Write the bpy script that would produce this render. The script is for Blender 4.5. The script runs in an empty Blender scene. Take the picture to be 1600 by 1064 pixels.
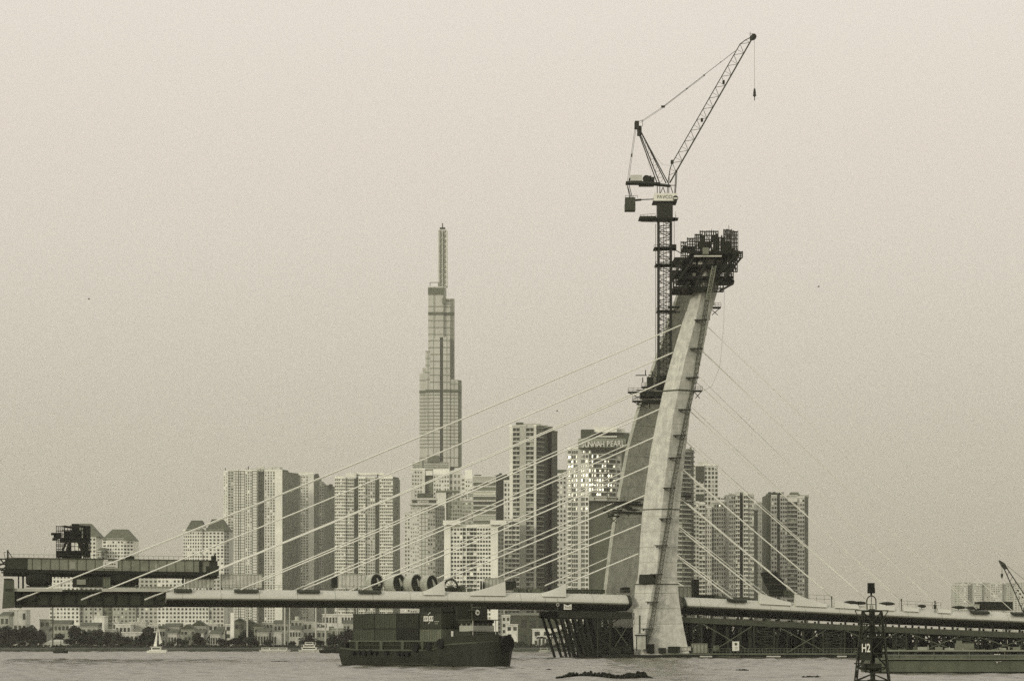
import bpy, math, random
import numpy as np
from mathutils import Vector, Matrix
random.seed(7)
SC = bpy.context.scene
COL = SC.collection
# ---------------------------------------------------------------- camera, sky, sun, exposure
F, CX, HY, CAMZ = 3600.0, 800.0, 1004.0, 4.0          # focal length in photo pixels, centre, horizon row, eye height (m)
cam = bpy.data.cameras.new("camera"); co = bpy.data.objects.new("camera", cam); COL.objects.link(co)
co.location = (0, 0, CAMZ); co.rotation_euler = (math.radians(90), 0, 0)
cam.sensor_width = 36; cam.lens = 36 * F / 1600; cam.shift_y = (HY - 532) / 1600
cam.clip_start = 1; cam.clip_end = 30000
SC.camera = co
SUN_EL, SUN_AZ = math.radians(13), math.radians(42)    # sun behind the camera, to its left
sdir = Vector((-math.sin(SUN_AZ) * math.cos(SUN_EL), -math.cos(SUN_AZ) * math.cos(SUN_EL), math.sin(SUN_EL)))
sl = bpy.data.lights.new("sun", 'SUN'); sl.energy = 1.35; sl.angle = math.radians(9); sl.color = (1.0, 0.93, 0.78)
so = bpy.data.objects.new("sun", sl); COL.objects.link(so); so.rotation_euler = sdir.to_track_quat('Z', 'Y').to_euler()
wd = bpy.data.worlds.new("World"); SC.world = wd; wd.use_nodes = True
nt = wd.node_tree; nt.nodes.clear()
def N(nt, t, **k):
    n = nt.nodes.new(t)
    for a, b in k.items(): setattr(n, a, b)
    return n
sky = N(nt, 'ShaderNodeTexSky', sky_type='NISHITA', sun_disc=False, sun_elevation=SUN_EL, sun_rotation=math.atan2(sdir.x, sdir.y),
        air_density=1.0, dust_density=6.0, ozone_density=1.0)
bw = N(nt, 'ShaderNodeRGBToBW'); nt.links.new(sky.outputs[0], bw.inputs[0])
SKY_FLAT = 7.0
# thick even overcast: the clear-sky brightness is levelled out and toned warm grey
mx = N(nt, 'ShaderNodeMix', data_type='FLOAT'); mx.inputs[0].default_value = 0.82
nt.links.new(bw.outputs[0], mx.inputs[2]); mx.inputs[3].default_value = SKY_FLAT
tc = N(nt, 'ShaderNodeTexCoord'); sx = N(nt, 'ShaderNodeSeparateXYZ'); nt.links.new(tc.outputs['Generated'], sx.inputs[0])
rp = N(nt, 'ShaderNodeValToRGB'); nt.links.new(sx.outputs[2], rp.inputs[0])
e = rp.color_ramp.elements
e[0].position = 0.0; e[0].color = (0.685, 0.63, 0.48, 1)
e[1].position = 1.0; e[1].color = (1.95, 1.86, 1.68, 1)
for p, c in ((0.03, (0.755, 0.695, 0.54, 1)), (0.12, (1.02, 0.937, 0.79, 1)), (0.17, (1.15, 1.055, 0.91, 1)), (0.26, (1.30, 1.19, 1.06, 1))):
    q = e.new(p); q.color = c
vm = N(nt, 'ShaderNodeVectorMath', operation='SCALE'); nt.links.new(rp.outputs[0], vm.inputs[0]); nt.links.new(mx.outputs[0], vm.inputs[3])
bg = N(nt, 'ShaderNodeBackground'); bg.inputs[1].default_value = 0.1; nt.links.new(vm.outputs[0], bg.inputs[0])
wo = N(nt, 'ShaderNodeOutputWorld'); nt.links.new(bg.outputs[0], wo.inputs[0])
SC.view_settings.view_transform = 'Standard'; SC.view_settings.look = 'None'; SC.view_settings.gamma = 1; SC.view_settings.exposure = 0
SC.render.engine = 'CYCLES'
cy = SC.cycles; cy.max_bounces = 5; cy.diffuse_bounces = 2; cy.glossy_bounces = 2; cy.volume_bounces = 1; cy.transparent_max_bounces = 6
cy.sample_clamp_indirect = 4; cy.caustics_reflective = False; cy.caustics_refractive = False
cy.use_denoising = False; cy.use_adaptive_sampling = True; cy.adaptive_threshold = 0.02; cy.adaptive_min_samples = 24; SC.render.filter_size = 1.7
HAZE = 0.000055

# ---------------------------------------------------------------- helpers
def P(px, py, D): return Vector(((px - CX) / F * D, D, CAMZ + (HY - py) / F * D))
def ZY(py, D): return CAMZ + (HY - py) / F * D
def tint(L):
    k = min(1, L / 0.5) ** 0.6
    return (L * (0.85 + 0.14 * k), L, L * (0.56 + 0.31 * k), 1)
_m = {}
def mat(L, rough=0.8, var=0.12, scale=0.3, metal=0.0, stretch=(1, 1, 1), spec=0.3, isl=0.0, bump=0.0, streak=0.0):
    key = (round(L, 4), rough, var, scale, metal, stretch, spec, isl, bump, streak)
    if key in _m: return _m[key]
    L = L * (0.4 + 0.6 * min(1, L / 0.3))                # real blacks are blacker than they look
    m = bpy.data.materials.new("grey_%03d" % int(L * 1000)); m.use_nodes = True; t = m.node_tree; b = t.nodes['Principled BSDF']
    b.inputs['Roughness'].default_value = rough; b.inputs['Metallic'].default_value = metal; b.inputs['Specular IOR Level'].default_value = spec
    g = N(t, 'ShaderNodeTexCoord'); mp = N(t, 'ShaderNodeMapping'); t.links.new(g.outputs['Object'], mp.inputs[0]); mp.inputs['Scale'].default_value = stretch
    no = N(t, 'ShaderNodeTexNoise'); no.inputs['Scale'].default_value = scale; no.inputs['Detail'].default_value = 6; no.inputs['Roughness'].default_value = 0.65
    t.links.new(mp.outputs[0], no.inputs[0])
    mr = N(t, 'ShaderNodeMapRange'); mr.inputs[1].default_value = 0.3; mr.inputs[2].default_value = 0.7
    mr.inputs[3].default_value = 1 - var; mr.inputs[4].default_value = 1 + var; t.links.new(no.outputs[0], mr.inputs[0])
    val = mr.outputs[0]
    if streak:
        mp2 = N(t, 'ShaderNodeMapping'); mp2.inputs['Scale'].default_value = (1, 1, 0.06); t.links.new(g.outputs['Object'], mp2.inputs[0])
        n2 = N(t, 'ShaderNodeTexNoise'); n2.inputs['Scale'].default_value = 1.3; n2.inputs['Detail'].default_value = 3; t.links.new(mp2.outputs[0], n2.inputs[0])
        m2 = N(t, 'ShaderNodeMapRange'); m2.inputs[1].default_value = 0.45; m2.inputs[2].default_value = 0.75; m2.inputs[3].default_value = 1; m2.inputs[4].default_value = 1 - streak
        t.links.new(n2.outputs[0], m2.inputs[0]); mm = N(t, 'ShaderNodeMath', operation='MULTIPLY'); t.links.new(val, mm.inputs[0]); t.links.new(m2.outputs[0], mm.inputs[1]); val = mm.outputs[0]
    if isl:
        ge = N(t, 'ShaderNodeNewGeometry'); oi = N(t, 'ShaderNodeObjectInfo'); ad = N(t, 'ShaderNodeMath', operation='ADD')
        t.links.new(ge.outputs['Random Per Island'], ad.inputs[0]); t.links.new(oi.outputs['Random'], ad.inputs[1])
        fr = N(t, 'ShaderNodeMath', operation='FRACT'); t.links.new(ad.outputs[0], fr.inputs[0])
        m3 = N(t, 'ShaderNodeMapRange'); m3.inputs[3].default_value = 1 - isl; m3.inputs[4].default_value = 1 + isl * 1.6; t.links.new(fr.outputs[0], m3.inputs[0])
        mm = N(t, 'ShaderNodeMath', operation='MULTIPLY'); t.links.new(val, mm.inputs[0]); t.links.new(m3.outputs[0], mm.inputs[1]); val = mm.outputs[0]
    sc = N(t, 'ShaderNodeVectorMath', operation='SCALE'); sc.inputs[0].default_value = tint(L)[:3]; t.links.new(val, sc.inputs[3])
    t.links.new(sc.outputs[0], b.inputs['Base Color'])
    if bump:
        bp = N(t, 'ShaderNodeBump'); bp.inputs['Strength'].default_value = bump; bp.inputs['Distance'].default_value = 0.3
        t.links.new(no.outputs[0], bp.inputs['Height']); t.links.new(bp.outputs[0], b.inputs['Normal'])
    _m[key] = m; return m
def steel(L=0.05): return mat(L, 0.6, 0.3, 0.8)
def conc(L=0.45): return mat(L, 0.85, 0.24, .55, streak=0.2, bump=.15)
def glass(L=0.06, r=0.35, isl=0.5):
    if r < 0: return mat(.46, .24 if r > -1.5 else .4, .1, .2, metal=.9, spec=.5, isl=.2)
    return mat(L, r, 0.1, 0.2, spec=0.5, isl=isl)

def wloc(o):
    v = Vector((0, 0, 0))
    while o is not None: v += o.location; o = o.parent
    return v
class MB:
    def __init__(s): s.v = []; s.f = []; s.m = []
    def add(s, vs, fs, mi=0):
        o = len(s.v); s.v += [tuple(p) for p in vs]
        for f in fs: s.f.append(tuple(i + o for i in f)); s.m.append(mi)
    def hexa(s, p, mi=0): s.add(p, [(0, 3, 2, 1), (4, 5, 6, 7), (0, 1, 5, 4), (1, 2, 6, 5), (2, 3, 7, 6), (3, 0, 4, 7)], mi)
    def box(s, c, d, mi=0, rz=0):
        C, S = math.cos(rz), math.sin(rz); p = []
        for z in (-.5, .5):
            for x, y in ((-.5, -.5), (.5, -.5), (.5, .5), (-.5, .5)):
                X, Y = x * d[0], y * d[1]; p.append((c[0] + X * C - Y * S, c[1] + X * S + Y * C, c[2] + z * d[2]))
        s.hexa(p, mi)
    def prism(s, pts, z0, z1, mi=0):
        n = len(pts); s.add([(x, y, z0) for x, y in pts] + [(x, y, z1) for x, y in pts],
            [tuple(range(n))[::-1], tuple(range(n, 2 * n))] + [(i, (i + 1) % n, (i + 1) % n + n, i + n) for i in range(n)], mi)
    def loft(s, rings, mi=0, cap=True):
        n = len(rings[0]); o = []; fs = []
        for r in rings: o += r
        for k in range(len(rings) - 1):
            for i in range(n): j = (i + 1) % n; fs.append((k * n + i, k * n + j, (k + 1) * n + j, (k + 1) * n + i))
        if cap: fs += [tuple(range(n))[::-1], tuple(range((len(rings) - 1) * n, len(rings) * n))]
        s.add(o, fs, mi)
    def tube(s, p, q, r=0.1, n=5, mi=0, r2=None):
        p = Vector(p); q = Vector(q); d = q - p
        if d.length < 1e-6: return
        d.normalize(); a = d.cross(Vector((0, 0, 1)) if abs(d.z) < .9 else Vector((1, 0, 0))).normalized(); b = d.cross(a)
        R = []
        for c, rr in ((p, r), (q, r if r2 is None else r2)):
            R.append([c + (a * math.cos(2 * math.pi * i / n) + b * math.sin(2 * math.pi * i / n)) * rr for i in range(n)])
        s.loft(R, mi)
    def path(s, pts, r, n=5, mi=0):
        for a, b in zip(pts, pts[1:]): s.tube(a, b, r, n, mi)
    def disc(s, c, nrm, r, t=0.1, n=16, mi=0): c = Vector(c); nrm = Vector(nrm).normalized(); s.tube(c - nrm * t / 2, c + nrm * t / 2, r, n, mi)
    def build(s, name, mats, parent=None, smooth=False):
        if not isinstance(mats, (list, tuple)): mats = [mats]
        me = bpy.data.meshes.new(name); V = np.array(s.v, dtype=float)
        if parent is None:
            org = Vector(((V[:, 0].min() + V[:, 0].max()) / 2, (V[:, 1].min() + V[:, 1].max()) / 2, V[:, 2].min()))
        else: org = wloc(parent)
        V = V - np.array(org[:])
        me.from_pydata([tuple(x) for x in V], [], s.f)
        for m in mats: me.materials.append(m)
        if len(mats) > 1: me.polygons.foreach_set('material_index', s.m)
        if smooth: me.polygons.foreach_set('use_smooth', [True] * len(s.f))
        o = bpy.data.objects.new(name, me); COL.objects.link(o)
        if parent is None: o.location = org
        else: o.parent = parent
        return o
def tag(o, label=None, cat=None, group=None, kind=None):
    if label: o['label'] = label
    if cat: o['category'] = cat
    if group: o['group'] = group
    if kind: o['kind'] = kind
    return o
def thing(name, loc, label, cat, group=None):
    o = bpy.data.objects.new(name, None); COL.objects.link(o); o.location = loc; o.empty_display_size = 1
    return tag(o, label, cat, group)
def copy_tree(o, parent=None):
    c = o.copy(); COL.objects.link(c); c.parent = parent
    for ch in list(o.children): copy_tree(ch, c)
    return c
def text(body, size, loc, rz, m, parent, ext=0.05, name='lettering', rx=90, bold=0.0, align='CENTER', sx=1.0):
    cu = bpy.data.curves.new(name, 'FONT'); cu.body = body; cu.size = size; cu.extrude = ext; cu.align_x = align; cu.align_y = 'CENTER'; cu.offset = bold
    o = bpy.data.objects.new(name, cu); COL.objects.link(o); cu.materials.append(m); o.parent = parent
    o.rotation_euler = (math.radians(rx), 0, rz); o.scale = (sx, 1, 1); bpy.context.view_layer.update()
    me = bpy.data.meshes.new_from_object(o.evaluated_get(bpy.context.evaluated_depsgraph_get())); mw = o.matrix_world.copy(); mw.translation = (0, 0, 0)
    R4 = Matrix.Rotation(rz, 4, 'Z') @ Matrix.Rotation(math.radians(rx), 4, 'X') @ Matrix.Diagonal((sx, 1, 1, 1)); me.transform(R4)
    bpy.data.objects.remove(o); o = bpy.data.objects.new(name, me); COL.objects.link(o); o.parent = parent
    if not me.materials: me.materials.append(m)
    o.location = Vector(loc) - wloc(parent)
    return o
def lattice(mb, a, b, wa, wb, n, r, rb=None, ax=None, ay=None, tri=False, mi=0):
    a = Vector(a); b = Vector(b); d = (b - a).normalized()
    X = Vector(ax) if ax else Vector((1, 0, 0)); Y = Vector(ay) if ay else Vector((0, 1, 0)); rb = rb or r * 0.6
    cs = [(-1, -1), (1, -1), (1, 1), (-1, 1)] if not tri else [(-1, -1), (-1, 1), (1, 0)]
    L = []
    for k in range(n + 1):
        t = k / n; c = a.lerp(b, t); w = wa + (wb - wa) * t; L.append([c + X * (i * w / 2) + Y * (j * w / 2) for i, j in cs])
    m = len(cs)
    for i in range(m):
        mb.tube(L[0][i], L[-1][i], r, 5, mi)
        j = (i + 1) % m
        for k in range(n):
            mb.tube(L[k][i], L[k + 1][j], rb, 4, mi) if k % 2 else mb.tube(L[k][j], L[k + 1][i], rb, 4, mi)
            mb.tube(L[k][i], L[k][j], rb, 4, mi)

# ---------------------------------------------------------------- water and land
def grid(name, xs, ys, zf, m, label=None):
    X, Y = np.meshgrid(xs, ys); Z = zf(X, Y); nx, ny = len(xs), len(ys)
    co_ = np.stack([X, Y, Z], -1).reshape(-1, 3)
    i = np.arange(nx - 1)[None, :] + nx * np.arange(ny - 1)[:, None]; q = np.stack([i, i + 1, i + nx + 1, i + nx], -1).reshape(-1, 4)
    me = bpy.data.meshes.new(name); me.vertices.add(len(co_)); me.vertices.foreach_set('co', co_.ravel())
    me.loops.add(q.size); me.loops.foreach_set('vertex_index', q.ravel().astype(np.int32)); me.polygons.add(len(q))
    me.polygons.foreach_set('loop_start', np.arange(0, q.size, 4, dtype=np.int32)); me.polygons.foreach_set('loop_total', np.full(len(q), 4, dtype=np.int32))
    me.polygons.foreach_set('use_smooth', np.ones(len(q), dtype=bool)); me.update(); me.validate()
    me.materials.append(m); o = bpy.data.objects.new(name, me); COL.objects.link(o); o['kind'] = 'structure'; return o
rng = np.random.default_rng(3)
WV = [(rng.uniform(-.9, .9) + math.pi / 2, rng.uniform(1.6, 9), rng.uniform(0, 6.28)) for _ in range(34)]
def wz(X, Y):
    Z = np.zeros_like(X)
    for a, l, ph in WV:
        k = 2 * math.pi / l; Z += 0.0075 * l ** 0.85 * np.sin(k * (X * math.cos(a) + Y * math.sin(a)) + ph + 1.5 * np.sin(X * .013 + ph * 2) + 1.2 * np.sin(Y * .02 + ph))
    pat = 0.55 + 0.45 * np.sin(X * .021 + Y * .034 + 1.7 * np.sin(Y * .011)) * np.sin(Y * .047 - X * .008)
    fade = np.clip((330 - np.abs(X)) / 60, 0, 1) * np.clip((Y - 120) / 80, 0, 1)
    return Z * fade * (0.65 + 0.5 * pat) + fade * .3 * np.exp(-((Y - 515 - .02 * X - 4 * np.sin(X * .03)) / 2.6) ** 2) * (X < 60)
wm = bpy.data.materials.new("river_water"); wm.use_nodes = True; t = wm.node_tree; b = t.nodes['Principled BSDF']
g = N(t, 'ShaderNodeTexCoord'); mp = N(t, 'ShaderNodeMapping'); mp.inputs['Scale'].default_value = (0.9, 0.3, 1); t.links.new(g.outputs['Object'], mp.inputs[0])
no = N(t, 'ShaderNodeTexNoise'); no.inputs['Scale'].default_value = 1.0; no.inputs['Detail'].default_value = 7; t.links.new(mp.outputs[0], no.inputs[0])
cr = N(t, 'ShaderNodeValToRGB'); t.links.new(no.outputs[0], cr.inputs[0])
cr.color_ramp.elements[0].position = 0.34; cr.color_ramp.elements[0].color = (.07, .07, .048, 1)
cr.color_ramp.elements[1].position = 0.66; cr.color_ramp.elements[1].color = (.13, .125, .09, 1)
t.links.new(cr.outputs[0], b.inputs['Base Color']); b.inputs['Roughness'].default_value = 0.2; b.inputs['Specular IOR Level'].default_value = 0.5
bp = N(t, 'ShaderNodeBump'); bp.inputs['Strength'].default_value = 0.35; bp.inputs['Distance'].default_value = 0.25; t.links.new(no.outputs[0], bp.inputs['Height']); t.links.new(bp.outputs[0], b.inputs['Normal'])
xs = np.concatenate([[-3300, -2000, -1000, -600], np.linspace(-330, 330, 820), [600, 1000, 2000, 3300]])
ys = np.concatenate([[-40, 40, 100], np.linspace(150, 700, 620), np.linspace(702, 1044, 120)])
grid('river_water', xs, ys, wz, wm)
# far bank: an embankment step and the ground running to the horizon
gm = mat(0.16, 0.95, 0.35, 0.02)
grid('ground', np.linspace(-3300, 3300, 90), np.concatenate([np.linspace(1036, 1400, 25), np.linspace(1500, 6300, 30)]), lambda X, Y: 1.7 + 0.25 * np.sin(X * .03) * np.sin(Y * .02) - 4.2 * (Y < 1037), gm)
eb = MB()
for i in range(-60, 60):
    x0 = i * 14.0; h = 1.15 + .25 * math.sin(i * 1.3) + .15 * math.sin(i * 3.7)
    eb.hexa([(x0, 1030.5, -.8), (x0 + 14, 1030.5, -.8), (x0 + 14, 1045, -.8), (x0, 1045, -.8), (x0, 1033, h), (x0 + 14, 1033, 1.15 + .25 * math.sin((i + 1) * 1.3) + .15 * math.sin((i + 1) * 3.7)), (x0 + 14, 1045, 1.9), (x0, 1045, 1.9)])
tag(eb.build('embankment', mat(0.07, .95, .5, .25)), kind='structure')

# ---------------------------------------------------------------- towers of the skyline
WMAX = 100
def building(name, label, D, ytop, segs, fp, roof=(), wallL=0.5, cat='tower', trimL=None, winL=0.07, glossy=0.35, ybase=1003, group=None, text_=None, zb=1.2, gisl=.6, wmax=None):
    """segs: (pxa, pxb, dDa, dDb, kind, options) seen left to right. kinds: blank win bal band curt"""
    wmax = WMAX if wmax is None else wmax
    cx = (segs[0][0] + segs[-1][1]) / 2; root = thing(name, ((cx - CX) / F * D, D + 5, zb), label, cat, group)
    wins = []; fh = fp / F * D
    for (a, b_, da, db, kind, op) in segs:
        A = P(a, HY, D + da); B = P(b_, HY, D + db); A.z = B.z = 0; u = (B - A); Lg = u.length; u.normalize(); n = Vector((u.y, -u.x, 0))
        yt = op.get('top', ytop); zt = ZY(yt, D); z0 = zb - .3 if 'bot' not in op else ZY(op['bot'], D)
        dep = op.get('dep', 22); wl = op.get('L', wallL); wl = min(.8, wl * 1.3) if wl > .25 else wl; tl = op.get('T', trimL if trimL else min(.85, wl * 1.35)); kl = op.get('K', winL)  # low wall tones on right-hand sides carry their shade in the colour
        mb = MB(); bk = -n * 0
        mb.hexa([(A.x, A.y, z0), (B.x, B.y, z0), (B.x - 0.02 * B.x / 10, B.y + dep, z0), (A.x - 0.02 * A.x / 10, A.y + dep, z0),
                 (A.x, A.y, zt), (B.x, B.y, zt), (B.x - 0.02 * B.x / 10, B.y + dep, zt), (A.x - 0.02 * A.x / 10, A.y + dep, zt)], 0)
        def fb(x0, x1, o0, o1, za, zb_, mi):
            q = []
            for z in (za, zb_):
                for x, o in ((x0, o1), (x1, o1), (x1, o0), (x0, o0)): q.append(A + u * x + n * o + Vector((0, 0, z)))
            mb.hexa(q, mi)
        if D > 2000: wl = max(wl, .23); kl = max(kl, .15)  # far towers: dark walls and panes lightened, distance haze put into colour
        nw0 = len(wins); rz = math.atan2(u.y, u.x); f = op.get('fp', fp) / F * D; nr = int((zt - max(z0, 6) - op.get('gap', .25) * f) / f)
        ztop_rows = zt - op.get('gap', .25) * f
        if kind in ('win', 'bal'):
            c = op.get('c', 4); wf = op.get('wf', .55); hf = op.get('hf', .5); cw = Lg / c
            for r in range(nr):
                zc = ztop_rows - (r + .5) * f
                for i in range(c):
                    if op.get('skip', 0) and random.random() < op['skip']: continue
                    wins.append((A + u * ((i + .5) * cw) + n * 0.05 + Vector((0, 0, zc)), cw * wf, f * hf, rz, kl, glossy))
            if kind == 'bal':
                for r in range(nr + 1):
                    z = ztop_rows - r * f; fb(0.1, Lg - .1, 0.0, op.get('pro', 1.0), z - f * .13, z + f * .10, 1)
                for i in range(1, c) if op.get('fin', 0) else (): fb(i * cw - .25, i * cw + .25, 0, .8, z0 + 4, ztop_rows, 1)
            if op.get('pier', 0):
                k = op['pier']
                for i in range(k + 1): x = min(max(i * Lg / k, .45), Lg - .45); fb(x - .4, x + .4, 0, .75, z0, zt - .2, 1)
        elif kind == 'band':
            for r in range(nr):
                zc = ztop_rows - (r + .5) * f; wins.append((A + u * (Lg / 2) + n * .05 + Vector((0, 0, zc)), Lg * .96, f * op.get('hf', .6), rz, kl, glossy))
                fb(0.05, Lg - .05, 0, .6, zc + f * .36, zc + f * .5, 1)
        elif kind == 'curt':
            for r in range(nr + 1):
                z = ztop_rows - r * f; fb(0.05, Lg - .05, 0, .12, z - f * op.get('lw', .08), z + f * op.get('lw', .08), 2)
            for x in op.get('mul', ()): fb(x * Lg - .25, x * Lg + .25, 0, .17, z0, zt - .3, 2)
        for (y0, y1, lw) in op.get('bands', ()): fb(-.05, Lg + .05, -.1, .35, ZY(y1, D), ZY(y0, D), lw)
        for q in range(nw0, len(wins)):
            w_ = wins[q]; py_ = HY - (w_[0].z - CAMZ) / D * F; tl_ = 0.0; K_ = w_[4]; gl_ = w_[5]
            if op.get('mir'):
                if random.random() < op.get('mp', .95) * math.exp(-((py_ - 742) / 36) ** 2): gl_ = -1; gl_ = random.choice((-1, -2, -2)); K_ = .4; tl_ = random.gauss(6, 4.5)
            elif random.random() < .13: K_ = min(.5, wl * .85)
            elif random.random() < .012 and D < 1600 and 700 < py_ < 800: gl_ = -1; K_ = .4; tl_ = random.gauss(6, 2)
            r_ = w_[3]; p_ = w_[0]
            if gl_ < 0: r_ = math.radians(-21 + random.gauss(0, 3)); p_ = p_ + Vector((-.1, -.35, 0)); w_ = (0, w_[1] * random.uniform(.3, .8), w_[2] * random.uniform(.4, .9))  # mirror panes turned out of the wall, shaped to catch sun glints
            wins[q] = (p_, w_[1], w_[2], r_, K_, gl_, math.radians(tl_))
        if op.get('par', 1): fb(-.02, Lg + .02, -1.0, .3, zt, zt + .9, 1)
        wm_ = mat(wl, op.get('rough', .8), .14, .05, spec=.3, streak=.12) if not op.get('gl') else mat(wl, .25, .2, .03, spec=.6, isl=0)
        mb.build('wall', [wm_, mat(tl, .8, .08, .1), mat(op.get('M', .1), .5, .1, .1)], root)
    wins.sort(key=lambda w: -w[0].z)
    cache = {}
    for p, w, h, rz, kl, gl, tl_ in wins[:wmax]:
        key = (round(w, 1), round(h, 1), kl, gl)
        if key not in cache:
            m_ = MB(); m_.box((0, -.06, 0), (w, .2, h)); o = m_.build('window', glass(kl, gl, gisl), root); o.location = (0, 0, 0)
            me = o.data; me.transform(Matrix.Translation(wloc(root))); cache[key] = me; o.data = me
        else:
            o = bpy.data.objects.new('window', cache[key]); COL.objects.link(o); o.parent = root
        o.location = p - wloc(root); o.rotation_euler = (-tl_, 0, rz)
    rest = {}
    for p, w, h, rz, kl, gl, tl_ in wins[wmax:]:
        M_ = Matrix.Translation(p) @ Matrix.Rotation(rz, 4, 'Z') @ Matrix.Rotation(-tl_, 4, 'X')
        rest.setdefault((kl, gl), MB()).hexa([M_ @ Vector((x * w / 2, y, z * h / 2)) for z in (-1, 1) for x, y in ((-1, -.16), (1, -.16), (1, .04), (-1, .04))])
    for (kl, gl), m_ in rest.items():
        o = m_.build('window', glass(kl, gl, gisl), root)
        if wins[:wmax]: o['kind'] = 'stuff'
    for rf in roof:
        k = rf[0]; m_ = MB()
        if k == 'box':
            _, a, b_, y0, y1, dd, L_ = rf; c = P((a + b_) / 2, HY, D + dd)
            m_.box((c.x, c.y + 5, (ZY(y0, D) + ZY(y1, D)) / 2 - .0), ((b_ - a) / F * D, 9, ZY(y0, D) - ZY(y1, D))); m_.build('rooftop_block', mat(L_, .8), root)
        elif k == 'hip':
            _, a, b_, ye, ra, rb, yr, L_ = rf; ze, zr = ZY(ye, D) + .02, ZY(yr, D); xa, xb, xc, xd = [(q - CX) / F * D for q in (a, b_, ra, rb)]
            y0, y1 = D - 1, D + 24
            m_.add([(xa, y0, ze), (xb, y0, ze), (xb, y1, ze), (xa, y1, ze), (xc, y0 + 8, zr), (xd, y0 + 8, zr), (xd, y1 - 8, zr), (xc, y1 - 8, zr)],
                   [(0, 3, 2, 1), (4, 5, 6, 7), (0, 1, 5, 4), (1, 2, 6, 5), (2, 3, 7, 6), (3, 0, 4, 7)]); m_.build('roof', mat(L_, .8, .2), root)
        elif k == 'mast':
            _, x, y0, y1, r, L_ = rf; p = P(x, y0, D + 8); q = P(x, y1, D + 8); m_.tube(q, p, r, 5); m_.build('roof_mast', mat(L_), root)
        elif k == 'clut':
            _, a, b_, y1, hmax, L_ = rf; x = a
            while x < b_:
                w = random.uniform(2, 6); h = random.uniform(.3, 1) * hmax
                c = P(x + w / 2, HY, D + random.uniform(3, 12)); m_ = MB(); m_.box((c.x, c.y, ZY(y1, D) + h / F * D / 2), (w / F * D, 3, h / F * D)); x += w * random.uniform(.9, 1.6)
                m_.build('rooftop_plant_room', mat(L_), root)
    return root
def W_(c, **k): k['c'] = c; return k

# hip-roofed pale blocks on the left
building('hip_roof_tower', 'pale tower with dark hip roof, standing right behind the black scaffold traveller', 1720, 838, [(116, 150, 0, 0, 'win', W_(6, wf=.5, hf=.5)), (150, 153, 0, 6, 'blank', {})], 6.1, [('hip', 114, 155, 838, 122, 138, 817, .16)], .52)
building('hip_roof_tower', 'pale free-standing tower with a broad dark hip roof above the long girder', 1700, 843, [(160, 167, 3, 0, 'win', W_(1)), (167, 183, 0, 0, 'win', W_(4, wf=.55)), (183, 193, 0, 0, 'win', W_(2, wf=.45)), (193, 208, 0, 3, 'win', W_(3, wf=.6))], 5.4, [('hip', 159, 209, 843, 173, 196, 826, .15)], .55)
building('low_block', 'small grey block with a dark roof wedged between two hip-roofed towers', 1690, 862, [(152, 158, 0, 0, 'win', W_(2)), (158, 164, 0, 4, 'win', W_(1, L=.3))], 5.4, [('hip', 151, 165, 862, 153, 162, 855, .13)], .35, cat='building')
building('mansard_tower', 'pale tower with two dark mansard roofs beside the tallest left slab', 1700, 829,
    [(286, 296, 0, 0, 'win', W_(3, wf=.45)), (296, 316, 0, 0, 'win', W_(5, wf=.45)), (316, 326, 1, 1, 'win', W_(2, wf=.5)), (326, 350, 0, 0, 'win', W_(4, wf=.5)), (350, 358, 0, 5, 'win', W_(2, L=.4))], 5.2,
    [('hip', 290, 319, 829, 297, 313, 812, .13), ('hip', 322, 358, 829, 329, 346, 810, .13), ('box', 316, 322, 824, 829, 0, .5)], .56)
building('perimeter_block', 'long pale apartment block with rows of small windows, seen under the girder at left', 1640, 897,
    [(77, 104, 0, 0, 'win', W_(5, wf=.45)), (104, 124, 0, 0, 'win', W_(3, wf=.45)), (124, 160, 3, 3, 'win', W_(5, wf=.4, L=.34)), (160, 176, 5, 5, 'win', W_(2, L=.2)), (176, 212, 2, 2, 'win', W_(6, wf=.45, L=.3)), (212, 246, 4, 4, 'win', W_(5, wf=.5, L=.36)),
     (246, 300, 0, 0, 'win', W_(9, wf=.5)), (300, 326, 0, 0, 'win', W_(5, wf=.5)), (326, 350, 2, 2, 'win', W_(4, wf=.5, L=.42))], 6.2,
    [('hip', 262, 280, 897, 268, 275, 885, .15)], .56, cat='apartment block')
# tall slab cluster
building('slab_tower', 'tallest pale apartment slab at left, with a blank light pier and a dark shaded side', 2300, 735,
    [(349, 356, 8, 0, 'win', W_(2, wf=.3, L=.5, K=.25, top=737)), (356, 365, 0, 0, 'win', W_(2, wf=.7, hf=.6, L=.4)), (365, 372, 0, 0, 'curt', dict(L=.5, M=.2, mul=(.5,))), (372, 383, 1, 1, 'curt', dict(L=.48, mul=(.05, .35, .95), M=.12)),
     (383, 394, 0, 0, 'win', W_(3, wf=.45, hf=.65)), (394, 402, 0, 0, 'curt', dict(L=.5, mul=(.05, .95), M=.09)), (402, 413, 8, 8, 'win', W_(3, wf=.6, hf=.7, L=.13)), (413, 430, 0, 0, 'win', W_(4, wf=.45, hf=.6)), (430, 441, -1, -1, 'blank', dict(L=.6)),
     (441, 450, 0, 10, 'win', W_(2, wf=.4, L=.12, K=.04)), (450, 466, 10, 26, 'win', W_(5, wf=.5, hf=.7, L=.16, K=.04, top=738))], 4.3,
    [('box', 404, 412, 727, 736, 6, .6), ('clut', 372, 442, 735, 5, .4), ('mast', 352, 731, 735, .4, .1), ('mast', 388, 728, 735, .5, .1), ('clut', 412, 440, 733, 6, .55)], .5, winL=.1)
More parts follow.
